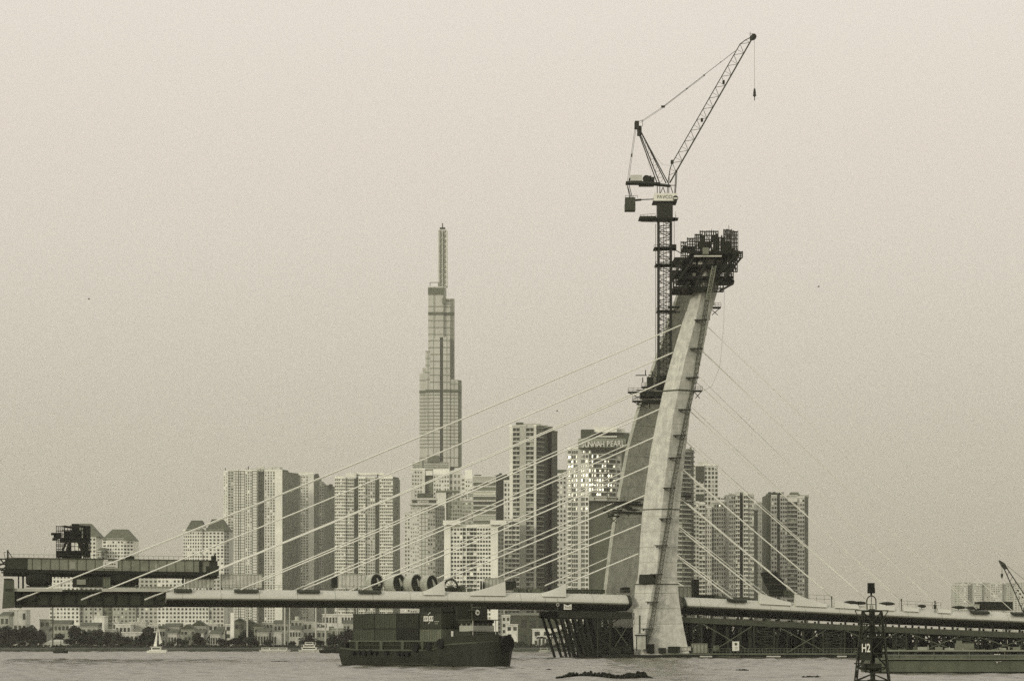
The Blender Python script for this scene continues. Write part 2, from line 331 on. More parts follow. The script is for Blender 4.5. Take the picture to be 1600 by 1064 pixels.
building('slab_tower', 'stepped dark slab tower tucked behind the tallest slab, falling away to the right', 2380, 742,
    [(463, 473, 0, 0, 'win', W_(3, wf=.55, L=.45)), (473, 482, 0, 0, 'win', W_(2, wf=.5, L=.5)), (482, 490, -1, -1, 'blank', dict(L=.52, top=740)), (490, 499, 2, 12, 'win', W_(2, L=.13, K=.05, top=744)),
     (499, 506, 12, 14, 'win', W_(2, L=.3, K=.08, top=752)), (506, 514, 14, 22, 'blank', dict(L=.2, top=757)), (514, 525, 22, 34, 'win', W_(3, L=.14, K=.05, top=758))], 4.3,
    [('box', 468, 482, 736, 742, 4, .6), ('box', 492, 497, 739, 744, 8, .12), ('box', 514, 519, 754, 759, 20, .12)], .42, winL=.1)
building('slab_tower', 'wide balconied tower with a white rooftop canopy and two dark vertical slots', 2250, 746,
    [(523, 540, 0, 0, 'bal', W_(6, wf=.6, pro=.8)), (540, 553, 2, 2, 'bal', W_(4, wf=.7, L=.4, pro=.6)), (553, 560, 9, 9, 'blank', dict(L=.1)), (560, 571, 1, 1, 'bal', W_(3, wf=.6)), (571, 586, 3, 3, 'win', W_(4, wf=.6, hf=.6, L=.42)),
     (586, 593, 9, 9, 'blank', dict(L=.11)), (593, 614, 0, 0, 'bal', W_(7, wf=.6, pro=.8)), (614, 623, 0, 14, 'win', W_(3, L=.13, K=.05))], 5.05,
    [('box', 540, 556, 738, 747, 5, .66), ('box', 556, 600, 737, 741, 9, .7), ('box', 526, 536, 743, 746, 2, .6), ('box', 600, 613, 742, 747, 1, .62), ('mast', 559, 741, 747, .5, .08), ('mast', 590, 741, 747, .5, .08), ('mast', 530, 743, 747, .5, .08)], .52, winL=.1)
# ---- the supertall
DT = 2500
st = thing('supertall_tower', P(690, 1003, DT + 5), 'very tall stepped glass skyscraper tapering to a slim lattice spire', 'skyscraper')
def blk(a, b_, yt, dd, L_, lines, mul=(), bands=(), yb=1003, dep=20, name='tower_block', side=None, fpx=None):
    mb = MB(); x0, x1 = (a - CX) / F * DT, (b_ - CX) / F * DT; y = DT + dd; z0, z1 = ZY(yb, DT), ZY(yt, DT)
    mb.box(((x0 + x1) / 2, y + dep / 2, (z0 + z1) / 2), (x1 - x0, dep, z1 - z0), 0)
    for ly in lines: z = ZY(ly, DT); mb.box(((x0 + x1) / 2, y - .15, z), (x1 - x0 + .3, .5, .75), 1)
    for mxx in mul: xx = x0 + (x1 - x0) * mxx; mb.box((xx, y - .1, (z0 + z1) / 2), (.45, .4, z1 - z0 - 1), 1)
    for (p0, p1) in bands: mb.box(((x0 + x1) / 2, y - .4, (ZY(p0, DT) + ZY(p1, DT)) / 2), (x1 - x0 + .6, 1.2, ZY(p0, DT) - ZY(p1, DT)), 2)
    mb.build(name, [mat(L_, .3, .2, .05, spec=.5, stretch=(1, 1, .3)), mat(.24, .6), mat(.16, .6, .3, .3)], st)
up = [500 + 10.8 * i for i in range(10)]; lo = [617 + 5.45 * i for i in range(16)] + [715]
blk(669, 693.5, 447, 4, .46, [478] + [u_ for u_ in up if u_ < 600] , (.35, .42, .97), [(449, 459.5), (487, 491), (609, 613)])
blk(692, 703.5, 465, 7, .44, [468, 478] + up, (.1,), [(487, 491)])
blk(703.5, 709.5, 465, 8, .27, [467, 478] + up, (.5,), [(486, 491)])
blk(672, 687.5, 529, -2, .48, up[3:] + lo, (.35,), [(609, 613)])
blk(665, 672.5, 549, -1, .47, [549, 560, 571, 582, 593] + lo, (.5,), [(609, 613)])
blk(655.5, 665, 583, 1, .46, [594] + lo, (), [(610, 614)])
blk(660, 664.5, 574, 5, .4, [], ())
blk(687.5, 692.5, 527, -1, .085, [], (), (), name='dark_recess')
blk(692.5, 703, 527, -2.5, .47, up[3:] + lo, (.55,), [(609, 613)])
blk(703, 716, 593, -1, .46, [600] + lo, (.5,), [(609, 613)], yb=729)
blk(716, 721, 594, 0, .16, [600], (), [(609, 613)], yb=729)
blk(645, 700, 722, -3, .42, [723, 727, 730], ())
blk(655, 660, 718, -5, .3, []); blk(668, 686, 712, -5, .18, [], yb=722, name='dark_recess')
mb = MB()
for zz in range(11):
    za, zb2 = ZY(446 - 8 * zz, DT), ZY(438 - 8 * zz, DT)
    x0, x1 = (685.5 - CX) / F * DT, (697.5 - CX) / F * DT
    for yy in (DT + 8, DT + 16):
        mb.tube((x0, yy, za), (x1, yy, zb2), .5, 4); mb.tube((x1, yy, za), (x0, yy, zb2), .5, 4); mb.tube((x0, yy, zb2), (x1, yy, zb2), .5, 4)
mb.build('spire_bracing', mat(.33), st)
mb = MB()
for x in (685.3, 691, 697.7):
    for yy in (DT + 7.5, DT + 16.5): mb.box(((x - CX) / F * DT, yy, (ZY(446, DT) + ZY(358, DT)) / 2), (1.5 if x != 691 else .7, 1.5, 88 / F * DT))
mb.box(((691.5 - CX) / F * DT, DT + 12, (ZY(465, DT) + ZY(359, DT)) / 2), (7.6, 6.5, 106 / F * DT))
mb.build('spire', mat(.55, .5), st)
mb = MB(); mb.tube(P(691.5, 358, DT + 12), P(691.5, 349, DT + 12), .7, 6); mb.box(P(691.5, 357, DT + 12), (6, 6, 1.2)); mb.build('antenna', mat(.12), st)
mb = MB(); mb.path([P(672, 447, DT + 6), P(672, 441.5, DT + 6), P(685, 441.5, DT + 6), P(685, 447, DT + 6)], .4, 4); mb.box(P(694, 470, DT + 4), (4, 3, 6)); mb.build('roof_frame', mat(.2), st)
# ---- buildings between the supertall and the big pylon
building('podium_tower', 'light tower with a bright boxed roof corner just below the skyscraper, on its left', 2330, 733, [(643, 660, 2, 2, 'win', W_(4, wf=.5, hf=.45, L=.45)), (660, 664, 0, 0, 'blank', {}), (664, 678, 4, 4, 'win', W_(3, wf=.7, hf=.6, L=.25, K=.05)), (678, 682, 0, 0, 'blank', dict(L=.15))], 6.0,
    [('box', 665, 676, 736, 743, -6, .7), ('clut', 644, 660, 733, 3, .5)], .5)
building('podium_tower', 'light square-windowed tower in front of the skyscraper base with a blank white panel', 2300, 734,
    [(677, 702, 0, 0, 'win', W_(6, wf=.5, hf=.45, bands=((734, 741, 1),))), (702, 720, 3, 3, 'win', W_(3, wf=.5, hf=.5, fp=9.5, top=736, L=.42)), (720, 727, 1, 1, 'win', W_(1, top=745)), (727, 738, 0, 0, 'win', W_(3, top=735, L=.56, wf=.5, hf=.4, bands=((735, 748, 1),)))], 6.4, [], .52)
building('rounded_tower', 'hazy beige tower with a rounded front and ring-shaped roof crown, left of the white block', 1900, 783,
    [(632, 641, 8, 3, 'win', W_(2, wf=.45, top=800)), (641, 655, 3, 0, 'win', W_(4, wf=.5, hf=.4, skip=.25)), (655, 668, 0, 0, 'curt', dict(L=.44, mul=(.3, .7), M=.25)), (668, 680, 0, 3, 'win', W_(3, wf=.5, skip=.2)), (680, 694, 4, 12, 'win', W_(4, wf=.4, L=.3, top=790))], 6.2,
    [('box', 642, 683, 778, 781, -2, .5), ('box', 644, 681, 781, 787, 0, .14), ('box', 642, 648, 764, 778, 1, .5), ('box', 652, 672, 770, 778, 2, .12), ('box', 640, 684, 786, 789, -3, .5)], .42, trimL=.5, winL=.14)
building('patchwork_tower', 'mid-grey tower with a patchwork of windows behind the white block', 2050, 768, [(682, 697, 0, 0, 'blank', dict(L=.52)), (697, 703, 2, 2, 'win', W_(2, L=.15)), (703, 722, 3, 3, 'win', W_(5, wf=.6, hf=.6, L=.28, top=775)), (722, 741, 3, 3, 'win', W_(4, wf=.7, hf=.5, L=.3, top=782, skip=.2))], 6.0, [('box', 681, 718, 766, 769, -1, .2), ('clut', 703, 740, 775, 6, .3)], .3)
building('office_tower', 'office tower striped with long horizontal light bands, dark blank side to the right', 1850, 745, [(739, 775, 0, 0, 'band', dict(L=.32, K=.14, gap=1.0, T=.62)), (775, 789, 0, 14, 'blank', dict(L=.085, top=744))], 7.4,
    [('box', 741, 752, 741, 745, 3, .12), ('box', 777, 789, 740, 744, 8, .1), ('clut', 780, 792, 742, 4, .08)], .4)
building('narrow_tower', 'narrow light tower with one column of windows peeking between striped office and dark-sided tower', 1800, 752, [(787, 798, 0, 0, 'win', W_(2, wf=.5, hf=.55, L=.5))], 7.4, [('box', 787, 798, 742, 752, 3, .09)], .5)
building('balcony_tower', 'tall slender tower with stacked balconies and two dark right sides, left of the pearl tower', 1560, 666,
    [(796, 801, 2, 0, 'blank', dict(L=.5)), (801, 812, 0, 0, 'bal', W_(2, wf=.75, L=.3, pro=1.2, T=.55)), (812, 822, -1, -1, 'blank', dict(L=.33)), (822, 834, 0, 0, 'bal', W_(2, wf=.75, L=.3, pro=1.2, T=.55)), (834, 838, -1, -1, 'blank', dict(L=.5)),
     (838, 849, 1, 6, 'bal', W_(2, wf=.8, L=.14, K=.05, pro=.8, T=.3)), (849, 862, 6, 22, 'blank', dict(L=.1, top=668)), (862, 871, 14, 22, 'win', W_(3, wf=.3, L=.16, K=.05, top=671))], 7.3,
    [('box', 806, 818, 659, 666, 3, .14), ('box', 818, 846, 661, 664, 2, .42), ('box', 846, 864, 664, 668, 10, .2), ('box', 826, 856, 663, 667, 6, .3)], .42, winL=.06, glossy=.15)
building('low_wing', 'balconied lower wing at the left foot of the slender balcony tower', 1530, 812, [(788, 800, 0, 0, 'bal', W_(2, wf=.7, L=.36, pro=.9)), (800, 812, 1, 1, 'bal', W_(2, wf=.7, L=.36))], 7.3, [], .4, cat='building')
building('back_tower', 'light grid-windowed tower squeezed behind the gap between balcony tower and pearl tower', 1900, 741, [(869, 890, 0, 0, 'win', W_(4, wf=.5, hf=.5, L=.42))], 7.4, [('box', 871, 888, 733, 741, 4, .14)], .42)
building('white_block', 'bright white apartment block with capped corner piers, in front of the towers', 1480, 822,
    [(694, 704, 0, 0, 'blank', dict(L=.72, top=818)), (704, 723, 1, 1, 'win', W_(4, wf=.62, hf=.5, L=.66)), (723, 734, 2, 2, 'bal', W_(2, wf=.85, hf=.7, L=.5, fin=1, pro=.6)), (734, 745, 2, 2, 'bal', W_(2, wf=.85, hf=.7, L=.5, pro=.6)), (745, 767, 1, 1, 'win', W_(5, wf=.62, hf=.5, L=.66)),
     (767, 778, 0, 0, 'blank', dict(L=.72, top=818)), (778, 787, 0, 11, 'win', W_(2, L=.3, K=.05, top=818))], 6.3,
    [('box', 692, 719, 813, 820, -3, .74), ('box', 766, 791, 813, 820, -3, .74), ('clut', 720, 764, 822, 4, .4)], .66)
# ---- pearl tower with its lettering
DS = 1500
pt = building('sign_tower', 'glassy tower carrying big rooftop letters and glittering with reflected sun', DS, 700,
    [(887, 893, 6.1, 5, 'bal', W_(1, wf=.7, L=.45, mir=(705, 800))), (893, 903, 5, 3.1, 'win', W_(3, wf=.75, hf=.7, L=.45, mir=(700, 800))), (903, 908, 2.4, 2, 'blank', dict(L=.4)), (908, 914, 2.2, 1.1, 'win', W_(2, wf=.75, hf=.7, L=.45, mir=(700, 810))), (914, 920, 1.1, 0, 'win', W_(1, wf=.6, hf=.6, L=.5, mir=(700, 780))),
     (920, 928, 0, 0, 'win', W_(2, wf=.8, hf=.75, L=.3, bot=782, mir=(700, 790))), (928, 948, 1, 1, 'bal', W_(5, wf=.85, hf=.7, L=.34, bot=782, T=.5, mir=1, mp=.75)), (948, 962, 2, 5, 'bal', W_(3, wf=.85, hf=.7, L=.34, bot=782, T=.5, mir=1, mp=.6)), (962, 971, 6, 8, 'win', W_(1, wf=.5, L=.42, bot=782)), (971, 984, 8, 16, 'blank', dict(L=.2, bot=782)),  # front bays' walls lightened, sun glare put into their colour
     (920, 984, 2, 16, 'blank', dict(L=.18, top=782, par=0))], 7.4,
    [('box', 908, 928, 670, 689, 3, .11), ('box', 928, 964, 666, 674, 4, .72), ('box', 964, 977, 668, 674, 8, .5), ('box', 928, 984, 674, 700, 9, .12), ('box', 932, 964, 681, 683, -1, .6)], .5, winL=.1, glossy=.13, gisl=.3)
mb = MB(); cpts = []
for i in range(13):
    a = i / 12; px = 904 + 74 * a; dd = -3 - 5 * math.sin(math.pi * a * .8 + .4); cpts.append((px, dd))
for (p0, d0), (p1, d1) in zip(cpts, cpts[1:]):
    A = P(p0, HY, DS + d0); B = P(p1, HY, DS + d1); zt, zb_ = ZY(686, DS), ZY(700.5, DS)
    mb.hexa([(A.x, A.y, zb_), (B.x, B.y, zb_), (B.x, B.y + 14, zb_), (A.x, A.y + 14, zb_), (A.x, A.y, zt), (B.x, B.y, zt), (B.x, B.y + 14, zt), (A.x, A.y + 14, zt)])
fasc = mb.build('sign_fascia', mat(.26, .7), pt)
chars = "SUNWAH PEARL"; wd_ = {'W': 1.3, ' ': .55}; tot = sum(wd_.get(c, 1) for c in chars); x = 908; sc_ = 68 / tot
for i, c in enumerate(chars):
    w = wd_.get(c, 1) * sc_
    if c != ' ':
        px = x + w / 2; a = (px - 904) / 74; dd = -4.0 - 5 * math.sin(math.pi * a * .8 + .4)
        text(c, 5.0, P(px, 695.0 - 2.2 * a, DS + dd), 0, mat(.6, .7), fasc, .25, 'letter', bold=.1, sx=.78)
    x += w
# ---- right-hand cluster
building('dark_balcony_tower', 'dark balconied tower hugging the right edge of the near pylon leg', 1500, 703, [(1050, 1066, 0, 0, 'bal', W_(3, wf=.8, L=.28, T=.42, pro=1.2)), (1066, 1078, 0, 4, 'bal', W_(3, wf=.8, L=.24, T=.38, pro=1.2)), (1078, 1084, 4, 12, 'bal', W_(2, wf=.7, L=.16, T=.24))], 7.0, [('clut', 1060, 1080, 703, 5, .2)], .3, winL=.06)
building('stepped_tower', 'stepped tower with a blank dark roof panel, rising highest in the right cluster', 1650, 728, [(1084, 1087, 1, 1, 'blank', dict(L=.4)), (1087, 1100, 0, 0, 'win', W_(2, wf=.75, hf=.5, L=.42, bands=((728, 752, 2), (772, 783, 2)))), (1100, 1122, 1, 1, 'win', W_(4, wf=.6, hf=.6, L=.46, top=727))], 6.7, [('box', 1092, 1106, 720, 727, 3, .5), ('clut', 1100, 1120, 727, 3, .4)], .46)
building('broad_block', 'broad mid-height apartment block with mixed window bays, just right of the pylon', 1560, 785,
    [(1083, 1092, 0, 0, 'win', W_(2, wf=.6)), (1092, 1102, -1, -1, 'bal', W_(2, wf=.7, top=787)), (1102, 1112, 0, 0, 'win', W_(3, wf=.35, L=.46, top=793)), (1112, 1123, 2, 2, 'win', W_(3, wf=.6, L=.34, hf=.6)), (1123, 1134, 0, 0, 'win', W_(3, wf=.45, L=.46)), (1134, 1146, 1, 1, 'bal', W_(3, wf=.7, L=.36)), (1146, 1156, 1, 1, 'win', W_(2, wf=.6, L=.42))], 6.6,
    [('clut', 1122, 1140, 779, 4, .2), ('box', 1134, 1146, 772, 785, 6, .36)], .42, cat='apartment block')
building('slot_tower', 'apartment tower cut by one long dark vertical slot, with a dark right edge', 1540, 772, [(1139, 1149, 2, 2, 'win', W_(3, wf=.5, L=.44)), (1149, 1156, 0, 0, 'bal', W_(2, wf=.6, L=.4)), (1156, 1161.5, 7, 7, 'blank', dict(L=.09, top=770)), (1161.5, 1169, 0, 0, 'bal', W_(2, wf=.6, L=.4)), (1169, 1178, 1, 1, 'win', W_(3, wf=.6, L=.36)), (1178, 1184, 2, 10, 'blank', dict(L=.13, top=798))], 6.6,
    [('clut', 1149, 1168, 772, 4, .25), ('box', 1141, 1149, 773, 778, 4, .44)], .42)
building('pale_slab', 'pale slab with mostly blank light wall between two windowed towers at right', 1700, 782, [(1182, 1194, 0, 0, 'win', W_(3, wf=.35, hf=.4, L=.4, K=.22, top=786)), (1194, 1203, 1, 1, 'win', W_(3, wf=.5, L=.36))], 6.5, [('clut', 1183, 1200, 790, 4, .4)], .5)
building('outer_tower', 'outermost right tower with a white roof panel and a planted roof terrace', 1600, 775,
    [(1197, 1205, 3, 3, 'blank', dict(L=.16, top=773)), (1205, 1214, 0, 0, 'win', W_(2, wf=.6, L=.42)), (1214, 1219, 4, 4, 'win', W_(1, L=.2)), (1219, 1230, 0, 0, 'win', W_(3, wf=.6, L=.4)), (1230, 1246, 1, 1, 'bal', W_(3, wf=.8, L=.28, T=.5, bands=((778, 785, 1),))), (1246, 1257, 0, 0, 'win', W_(3, wf=.6, L=.46, top=777)), (1257, 1263, 0, 8, 'win', W_(2, L=.2, K=.06, top=777))], 6.6,
    [('clut', 1198, 1232, 775, 7, .1), ('clut', 1200, 1225, 773, 6, .08), ('box', 1232, 1246, 778, 784, -2, .72), ('box', 1236, 1248, 768, 775, 5, .2), ('clut', 1244, 1262, 775, 5, .35)], .42)
building('far_slab', 'faint far apartment slabs just above the deck at the right edge', 4200, 913, [(1491, 1500, 10, 0, 'win', W_(2, L=.3, K=.2)), (1500, 1512, 0, 0, 'win', W_(4, L=.42, K=.2)), (1512, 1522, 12, 12, 'win', W_(3, L=.3, K=.15)), (1522, 1534, 0, 0, 'win', W_(4, L=.4, K=.2, top=910)), (1534, 1548, 8, 8, 'win', W_(4, L=.34, K=.2)), (1548, 1566, 0, 0, 'win', W_(5, L=.4, K=.2, top=911)), (1566, 1585, 8, 8, 'win', W_(5, L=.34, K=.2)), (1585, 1612, 0, 0, 'win', W_(6, L=.4, K=.2, top=909))], 3.4, [('clut', 1492, 1606, 912, 3, .3)], .4, cat='apartment block', winL=.2)

# ---------------------------------------------------------------- low town on the far bank
def house(px0, px1, y0, D, L_, label, rows=2, cols=3, roof=None, cat='house', name='house', yb=1013, K=.07, rL=.12, dep=10):
    x0, x1 = (px0 - CX) / F * D, (px1 - CX) / F * D; zt = ZY(y0, D); r = thing(name, ((x0 + x1) / 2, D + dep / 2, 1.6), label, cat)
    mb = MB(); mb.box(((x0 + x1) / 2, D + dep / 2, (zt + 1.2) / 2), (x1 - x0, dep, zt - 1.2)); mb.box(((x0 + x1) / 2, D + dep / 2, zt + .2), (x1 - x0 + .5, dep + .5, .4), 1)
    mb.build('wall', [mat(L_, .9, .25, .25, streak=.3), mat(min(.7, L_ * 1.2))], r)
    H = zt - 2.0; fh = H / rows; cw = (x1 - x0) / cols
    m0 = None
    for a in range(rows):
        for c in range(cols):
            if random.random() < .12: continue
            z = zt - (a + .5) * fh
            if z < 2.6: continue
            w = MB(); w.box((x0 + (c + .5) * cw, D - .05, z), (cw * .55, .3, fh * .5)); w.build('window', glass(K), r)
    if roof == 'gable':
        m_ = MB(); xm = (x0 + x1) / 2; h = (x1 - x0) * .42; m_.add([(x0 - .4, D - .5, zt + .4), (x1 + .4, D - .5, zt + .4), (xm, D - .5, zt + h), (x0 - .4, D + dep + .5, zt + .4), (x1 + .4, D + dep + .5, zt + .4), (xm, D + dep + .5, zt + h)],
              [(0, 1, 2), (5, 4, 3), (0, 2, 5, 3), (1, 4, 5, 2), (0, 3, 4, 1)]); m_.build('roof', mat(rL, .9, .3), r)
    if roof == 'shed':
        m_ = MB(); m_.add([(x0 - .5, D - .6, zt + .4), (x1 + .5, D - .6, zt + .4), (x1 + .5, D + dep, zt + 2.2), (x0 - .5, D + dep, zt + 2.2), (x0 - .5, D + dep, zt + .3), (x1 + .5, D + dep, zt + .3)], [(0, 1, 2, 3), (0, 4, 5, 1), (3, 2, 5, 4), (0, 3, 4), (1, 5, 2)]); m_.build('roof', mat(rL, .9, .3), r)
    if roof == 'tank':
        m_ = MB(); m_.tube(((x0 + x1) / 2, D + 4, zt + .3), ((x0 + x1) / 2, D + 4, zt + 2.4), 1.1, 10); m_.build('water_tank', mat(.4), r)
    return r
HS = [
 (0, 14, 962, 1130, .4, 'low grey house cut by the left edge of the picture, above the trees', 3, 2, 'shed'),
 (14, 41, 953, 1150, .5, 'white three-storey house with a roof terrace standing above trees at far left', 3, 4, 'tank'),
 (62, 78, 968, 1160, .3, 'dim grey house between the far left trees and the thin dark pole', 3, 2, None),
 (78, 108, 975, 1120, .33, 'grey shop-house row below the first pale apartment block, right of the dark pole', 3, 5, 'shed'),
 (108, 124, 977, 1115, .5, 'small pale house beside the grey shop-house row', 3, 3, None),
 (126, 152, 979, 1100, .4, 'house with a wide dark eave in front of the white cube building', 2, 3, 'shed'),
 (143, 163, 963, 1160, .7, 'windowless bright white cube building with a small rooftop box', 1, 1, 'tank'),
 (164, 178, 984, 1110, .6, 'tiny white house to the right of the white cube building', 2, 2, None),
 (180, 204, 976, 1120, .62, 'low white house with a long flat parapet left of the catamaran', 2, 4, None),
 (203, 228, 972, 1130, .45, 'stepped pale house behind the catamaran sails, on their left', 3, 3, 'tank'),
 (190, 222, 988, 1090, .55, 'white single-storey shed nearest the trees left of the catamaran', 1, 5, None),
 (256, 280, 980, 1110, .42, 'flat pale house just right of the catamaran', 3, 4, 'shed'),
 (268, 290, 976, 1140, .55, 'taller cream house behind the flat pale house', 3, 3, None),
 (282, 304, 984, 1100, .3, 'dark-windowed grey house under the arched facade', 3, 4, 'gable'),
 (298, 322, 979, 1130, .4, 'house with two arched-looking bays between catamaran and slab sign', 3, 4, 'gable'),
 (318, 340, 975, 1150, .5, 'pale house with rooftop clutter left of the tall white slab sign', 3, 3, 'tank'),
 (338, 354, 985, 1110, .32, 'small dull house beside the white annex', 2, 2, 'shed'),
 (352, 361, 976, 1110, .6, 'white annex at the foot of the tall white slab sign', 3, 1, None),
 (366, 382, 972, 1110, .22, 'dark gabled brick house right of the slab sign', 3, 2, 'gable'),
 (380, 398, 975, 1125, .2, 'second dark gabled house, roof leaning against the thin pole', 3, 3, 'gable'),
 (397, 412, 980, 1105, .26, 'narrow gabled house between the poles', 3, 2, 'gable'),
 (410, 432, 973, 1140, .42, 'grey flat-roofed house with a balcony box', 4, 4, None),
 (428, 450, 975, 1120, .36, 'beige house with two bright window frames', 3, 4, 'shed'),
 (448, 478, 970, 1150, .36, 'large plain beige building behind the poles', 4, 5, 'tank'),
 (474, 494, 972, 1135, .42, 'beige building joined to the large plain one, lighter parapet', 3, 3, None),
 (494, 518, 985, 1120, .3, 'low house under the lettered billboard', 2, 3, 'shed'),
 (518, 536, 982, 1110, .3, 'dull house left of the container ship stern', 2, 3, None),
 (504, 562, 960, 1200, .58, 'long cream office with three rows of windows behind the ship stern', 3, 12, None),
 (784, 797, 962, 1120, .55, 'cream building right behind the ship bow', 5, 2, None),
 (791, 809, 976, 1080, .66, 'white shopfront building with dark framed windows right of the ship bow', 3, 2, None),
 (832, 876, 983, 1110, .62, 'long white low building with ribbon windows behind the palms', 2, 3, None),
 (873, 884, 978, 1100, .7, 'white stair block at the end of the ribbon-window building', 2, 1, None),
 (840, 870, 994, 1085, .55, 'low white shed in front of the ribbon-window building', 1, 5, None),
 (866, 890, 998, 1075, .5, 'pale hut by the shore beside the raking piles', 1, 3, 'shed'),
 (62, 74, 985, 1085, .4, 'pale hut roof just above the arched tent', 1, 2, 'shed'), (176, 186, 972, 1160, .5, 'small cream house peeking up behind the low white parapet', 3, 2, 'tank'),
 (232, 246, 977, 1120, .5, 'pale house directly behind the catamaran mast', 3, 3, None), (244, 258, 983, 1100, .36, 'dull house immediately right of the catamaran mast', 2, 3, 'gable'),
 (262, 276, 990, 1082, .5, 'tiny bright hut in front of the flat pale house right of the catamaran', 1, 3, 'shed'), (306, 318, 990, 1082, .55, 'tiny white hut below the arched-bay house', 1, 3, 'shed'), (328, 344, 991, 1080, .45, 'low pale boathouse left of the slab sign at the shore', 1, 4, 'shed'),
 (402, 420, 988, 1082, .42, 'low pale shed before the narrow gabled house', 1, 4, 'shed'), (424, 440, 989, 1084, .5, 'low white shed behind the moored launches', 1, 4, None), (452, 470, 984, 1086, .48, 'shop with bright fascia in front of the large plain beige building', 2, 4, 'shed'), (536, 552, 975, 1120, .4, 'dull block just above the ship stern winch', 3, 3, 'shed'),
 (899, 930, 975, 1150, .5, 'white building glimpsed between the raking piles', 4, 4, None)]
for (a, b_, y, D, L_, lab, r, c, rf) in HS: house(a, b_, y, D, L_, lab, r, c, rf)
house(797, 882, 962, 1320, .12, 'big dark warehouse with a grey sloping roof, right of the ship', 2, 6, 'shed', 'warehouse', 'warehouse', rL=.16, dep=30)
house(690, 700, 946, 1210, .5, 'pale hall above the containers under the deck', 3, 2)
mb = MB(); mb.box(P(519, 951, 1250), (90 / F * 1250, 8, 4)); 
# slab sign, billboard, tent
sg = thing('slab_sign', P(363, 1010, 1105), 'tall plain white slab sign rising from the far bank houses', 'sign')
mb = MB(); c = P(363.2, 980, 1105); mb.box((c.x, c.y, (ZY(957, 1105) + 1.6) / 2), (1.6, 2.2, ZY(957, 1105) - 1.6)); mb.build('slab', mat(.78), sg)
bb = thing('billboard', P(505, 1005, 1095), 'pale lettered billboard on the roof line left of the ship', 'billboard')
mb = MB(); c = P(504, 978.5, 1095); mb.box(c, (20 / F * 1095, .5, 12 / F * 1095)); bbp = mb.build('panel', mat(.55), bb)
text('Kiwi', 2.6, P(503, 977.5, 1094.6), 0, mat(.05), bbp, .03, 'lettering', bold=.05)
mb = MB()
for px in (497, 511): p = P(px, 984, 1095.5); mb.tube((p.x, p.y, 1.5), p, .2)
mb.build('post', steel(.2), bb)
tn = MB(); xs_ = [60, 66, 74, 84, 94, 102, 106]; hs = [1009, 1004, 1000, 998.5, 999, 1002, 1006]; rr = []
for y in (1068, 1080):
    pass
R_ = [[Vector(((x - CX) / F * 1066, 1066, 1.6))] + [Vector(((x - CX) / F * 1066, 1066 + dy, ZY(h, 1066) - .15 * abs(dy - 6))) for dy in (0, 3, 6, 9, 12)] + [Vector(((x - CX) / F * 1066, 1078, 1.6))] for x, h in zip(xs_, hs)]
tn.loft(R_, 0); tag(tn.build('tent', mat(.42, .8, .1, .2)), 'pale arched canopy tent among the dark trees at far left', 'tent')

def pole(px, y0, y1, D, L_, label, r=.35, cat='pole', group=None):
    mb = MB(); p = P(px, y0, D); mb.tube((p.x, p.y, min(p.z, ZY(y1, D))), (p.x, p.y, p.z), r, 8); mb.box((p.x, p.y, 1.7), (1.2, 1.2, .5), 0)
    tag(mb.build('pole', mat(L_)), label, cat, group)
for px, D, lab in ((386.5, 1062, 'pale slender pole in front of the dark gabled house'), (445, 1062, 'pale slender pole standing left of the two ferry boats'), (452.5, 1080, 'thinner pale pole close to the right of another pole'), (493.5, 1062, 'pale slender pole crossing the left end of the lettered billboard'), (508.5, 1062, 'stout pale pole crossing the right of the lettered billboard'), (527, 1075, 'pale pole over the long cream office, left one'), (557, 1075, 'pale pole at the right end of the long cream office')):
    pole(px, 932, 1012, D, .45, lab, .38 if D == 1062 else .25)
pole(82.5, 932, 1012, 1055, .1, 'thin dark pole rising before the pale apartment block at left', .28)
pole(145.5, 932, 968, 1150, .12, 'very thin dark pole over the white cube building', .2)
# ---- trees
def leafmass(mb, c, rx, ry, rz, n, s, mi=0):
    for _ in range(n):
        while True:
            p = Vector((random.uniform(-1, 1), random.uniform(-1, 1), random.uniform(-1, 1)))
            if .25 < p.length < 1: break
        q = Vector((c[0] + p.x * rx, c[1] + p.y * ry, c[2] + p.z * rz)); a = Vector((random.gauss(0, 1), random.gauss(0, 1), random.gauss(0, 1))).normalized(); b_ = a.orthogonal().normalized() * s * random.uniform(.6, 1.3); a = a * s * random.uniform(.6, 1.3)
        mb.add([q - a - b_ * .4, q + b_, q + a + b_ * .3, q - b_], [(0, 1, 2, 3)], mi)
leafM = [mat(.042, .9, .4, .6, isl=.6), mat(.07, .9, .4, .6, isl=.45)]
def tree_proto(h, w, seed, name='broadleaf_tree', mi=0):
    random.seed(seed); r = thing(name, (0, 0, 0), 'x', 'tree'); t_ = MB(); t_.tube((0, 0, -.3), (0.1, 0, h * .45), .32, 7, 0, .2); cr_ = MB()
    for k in range(9):
        a = random.uniform(0, 6.28); d = random.uniform(.15, .62) * w; z = h * random.uniform(.42, .86); e_ = Vector((d * math.cos(a), d * math.sin(a), z)); t_.tube((0.1, 0, h * random.uniform(.25, .45)), e_, .14, 5, 0, .05)
        leafmass(cr_, e_, w * random.uniform(.28, .45), w * .38, h * random.uniform(.12, .2), 95, .42)
    leafmass(cr_, (0, 0, h * .62), w * .6, w * .6, h * .3, 160, .4)
    t_.build('trunk', mat(.09), r); cr_.build('crown', leafM[mi], r); return r
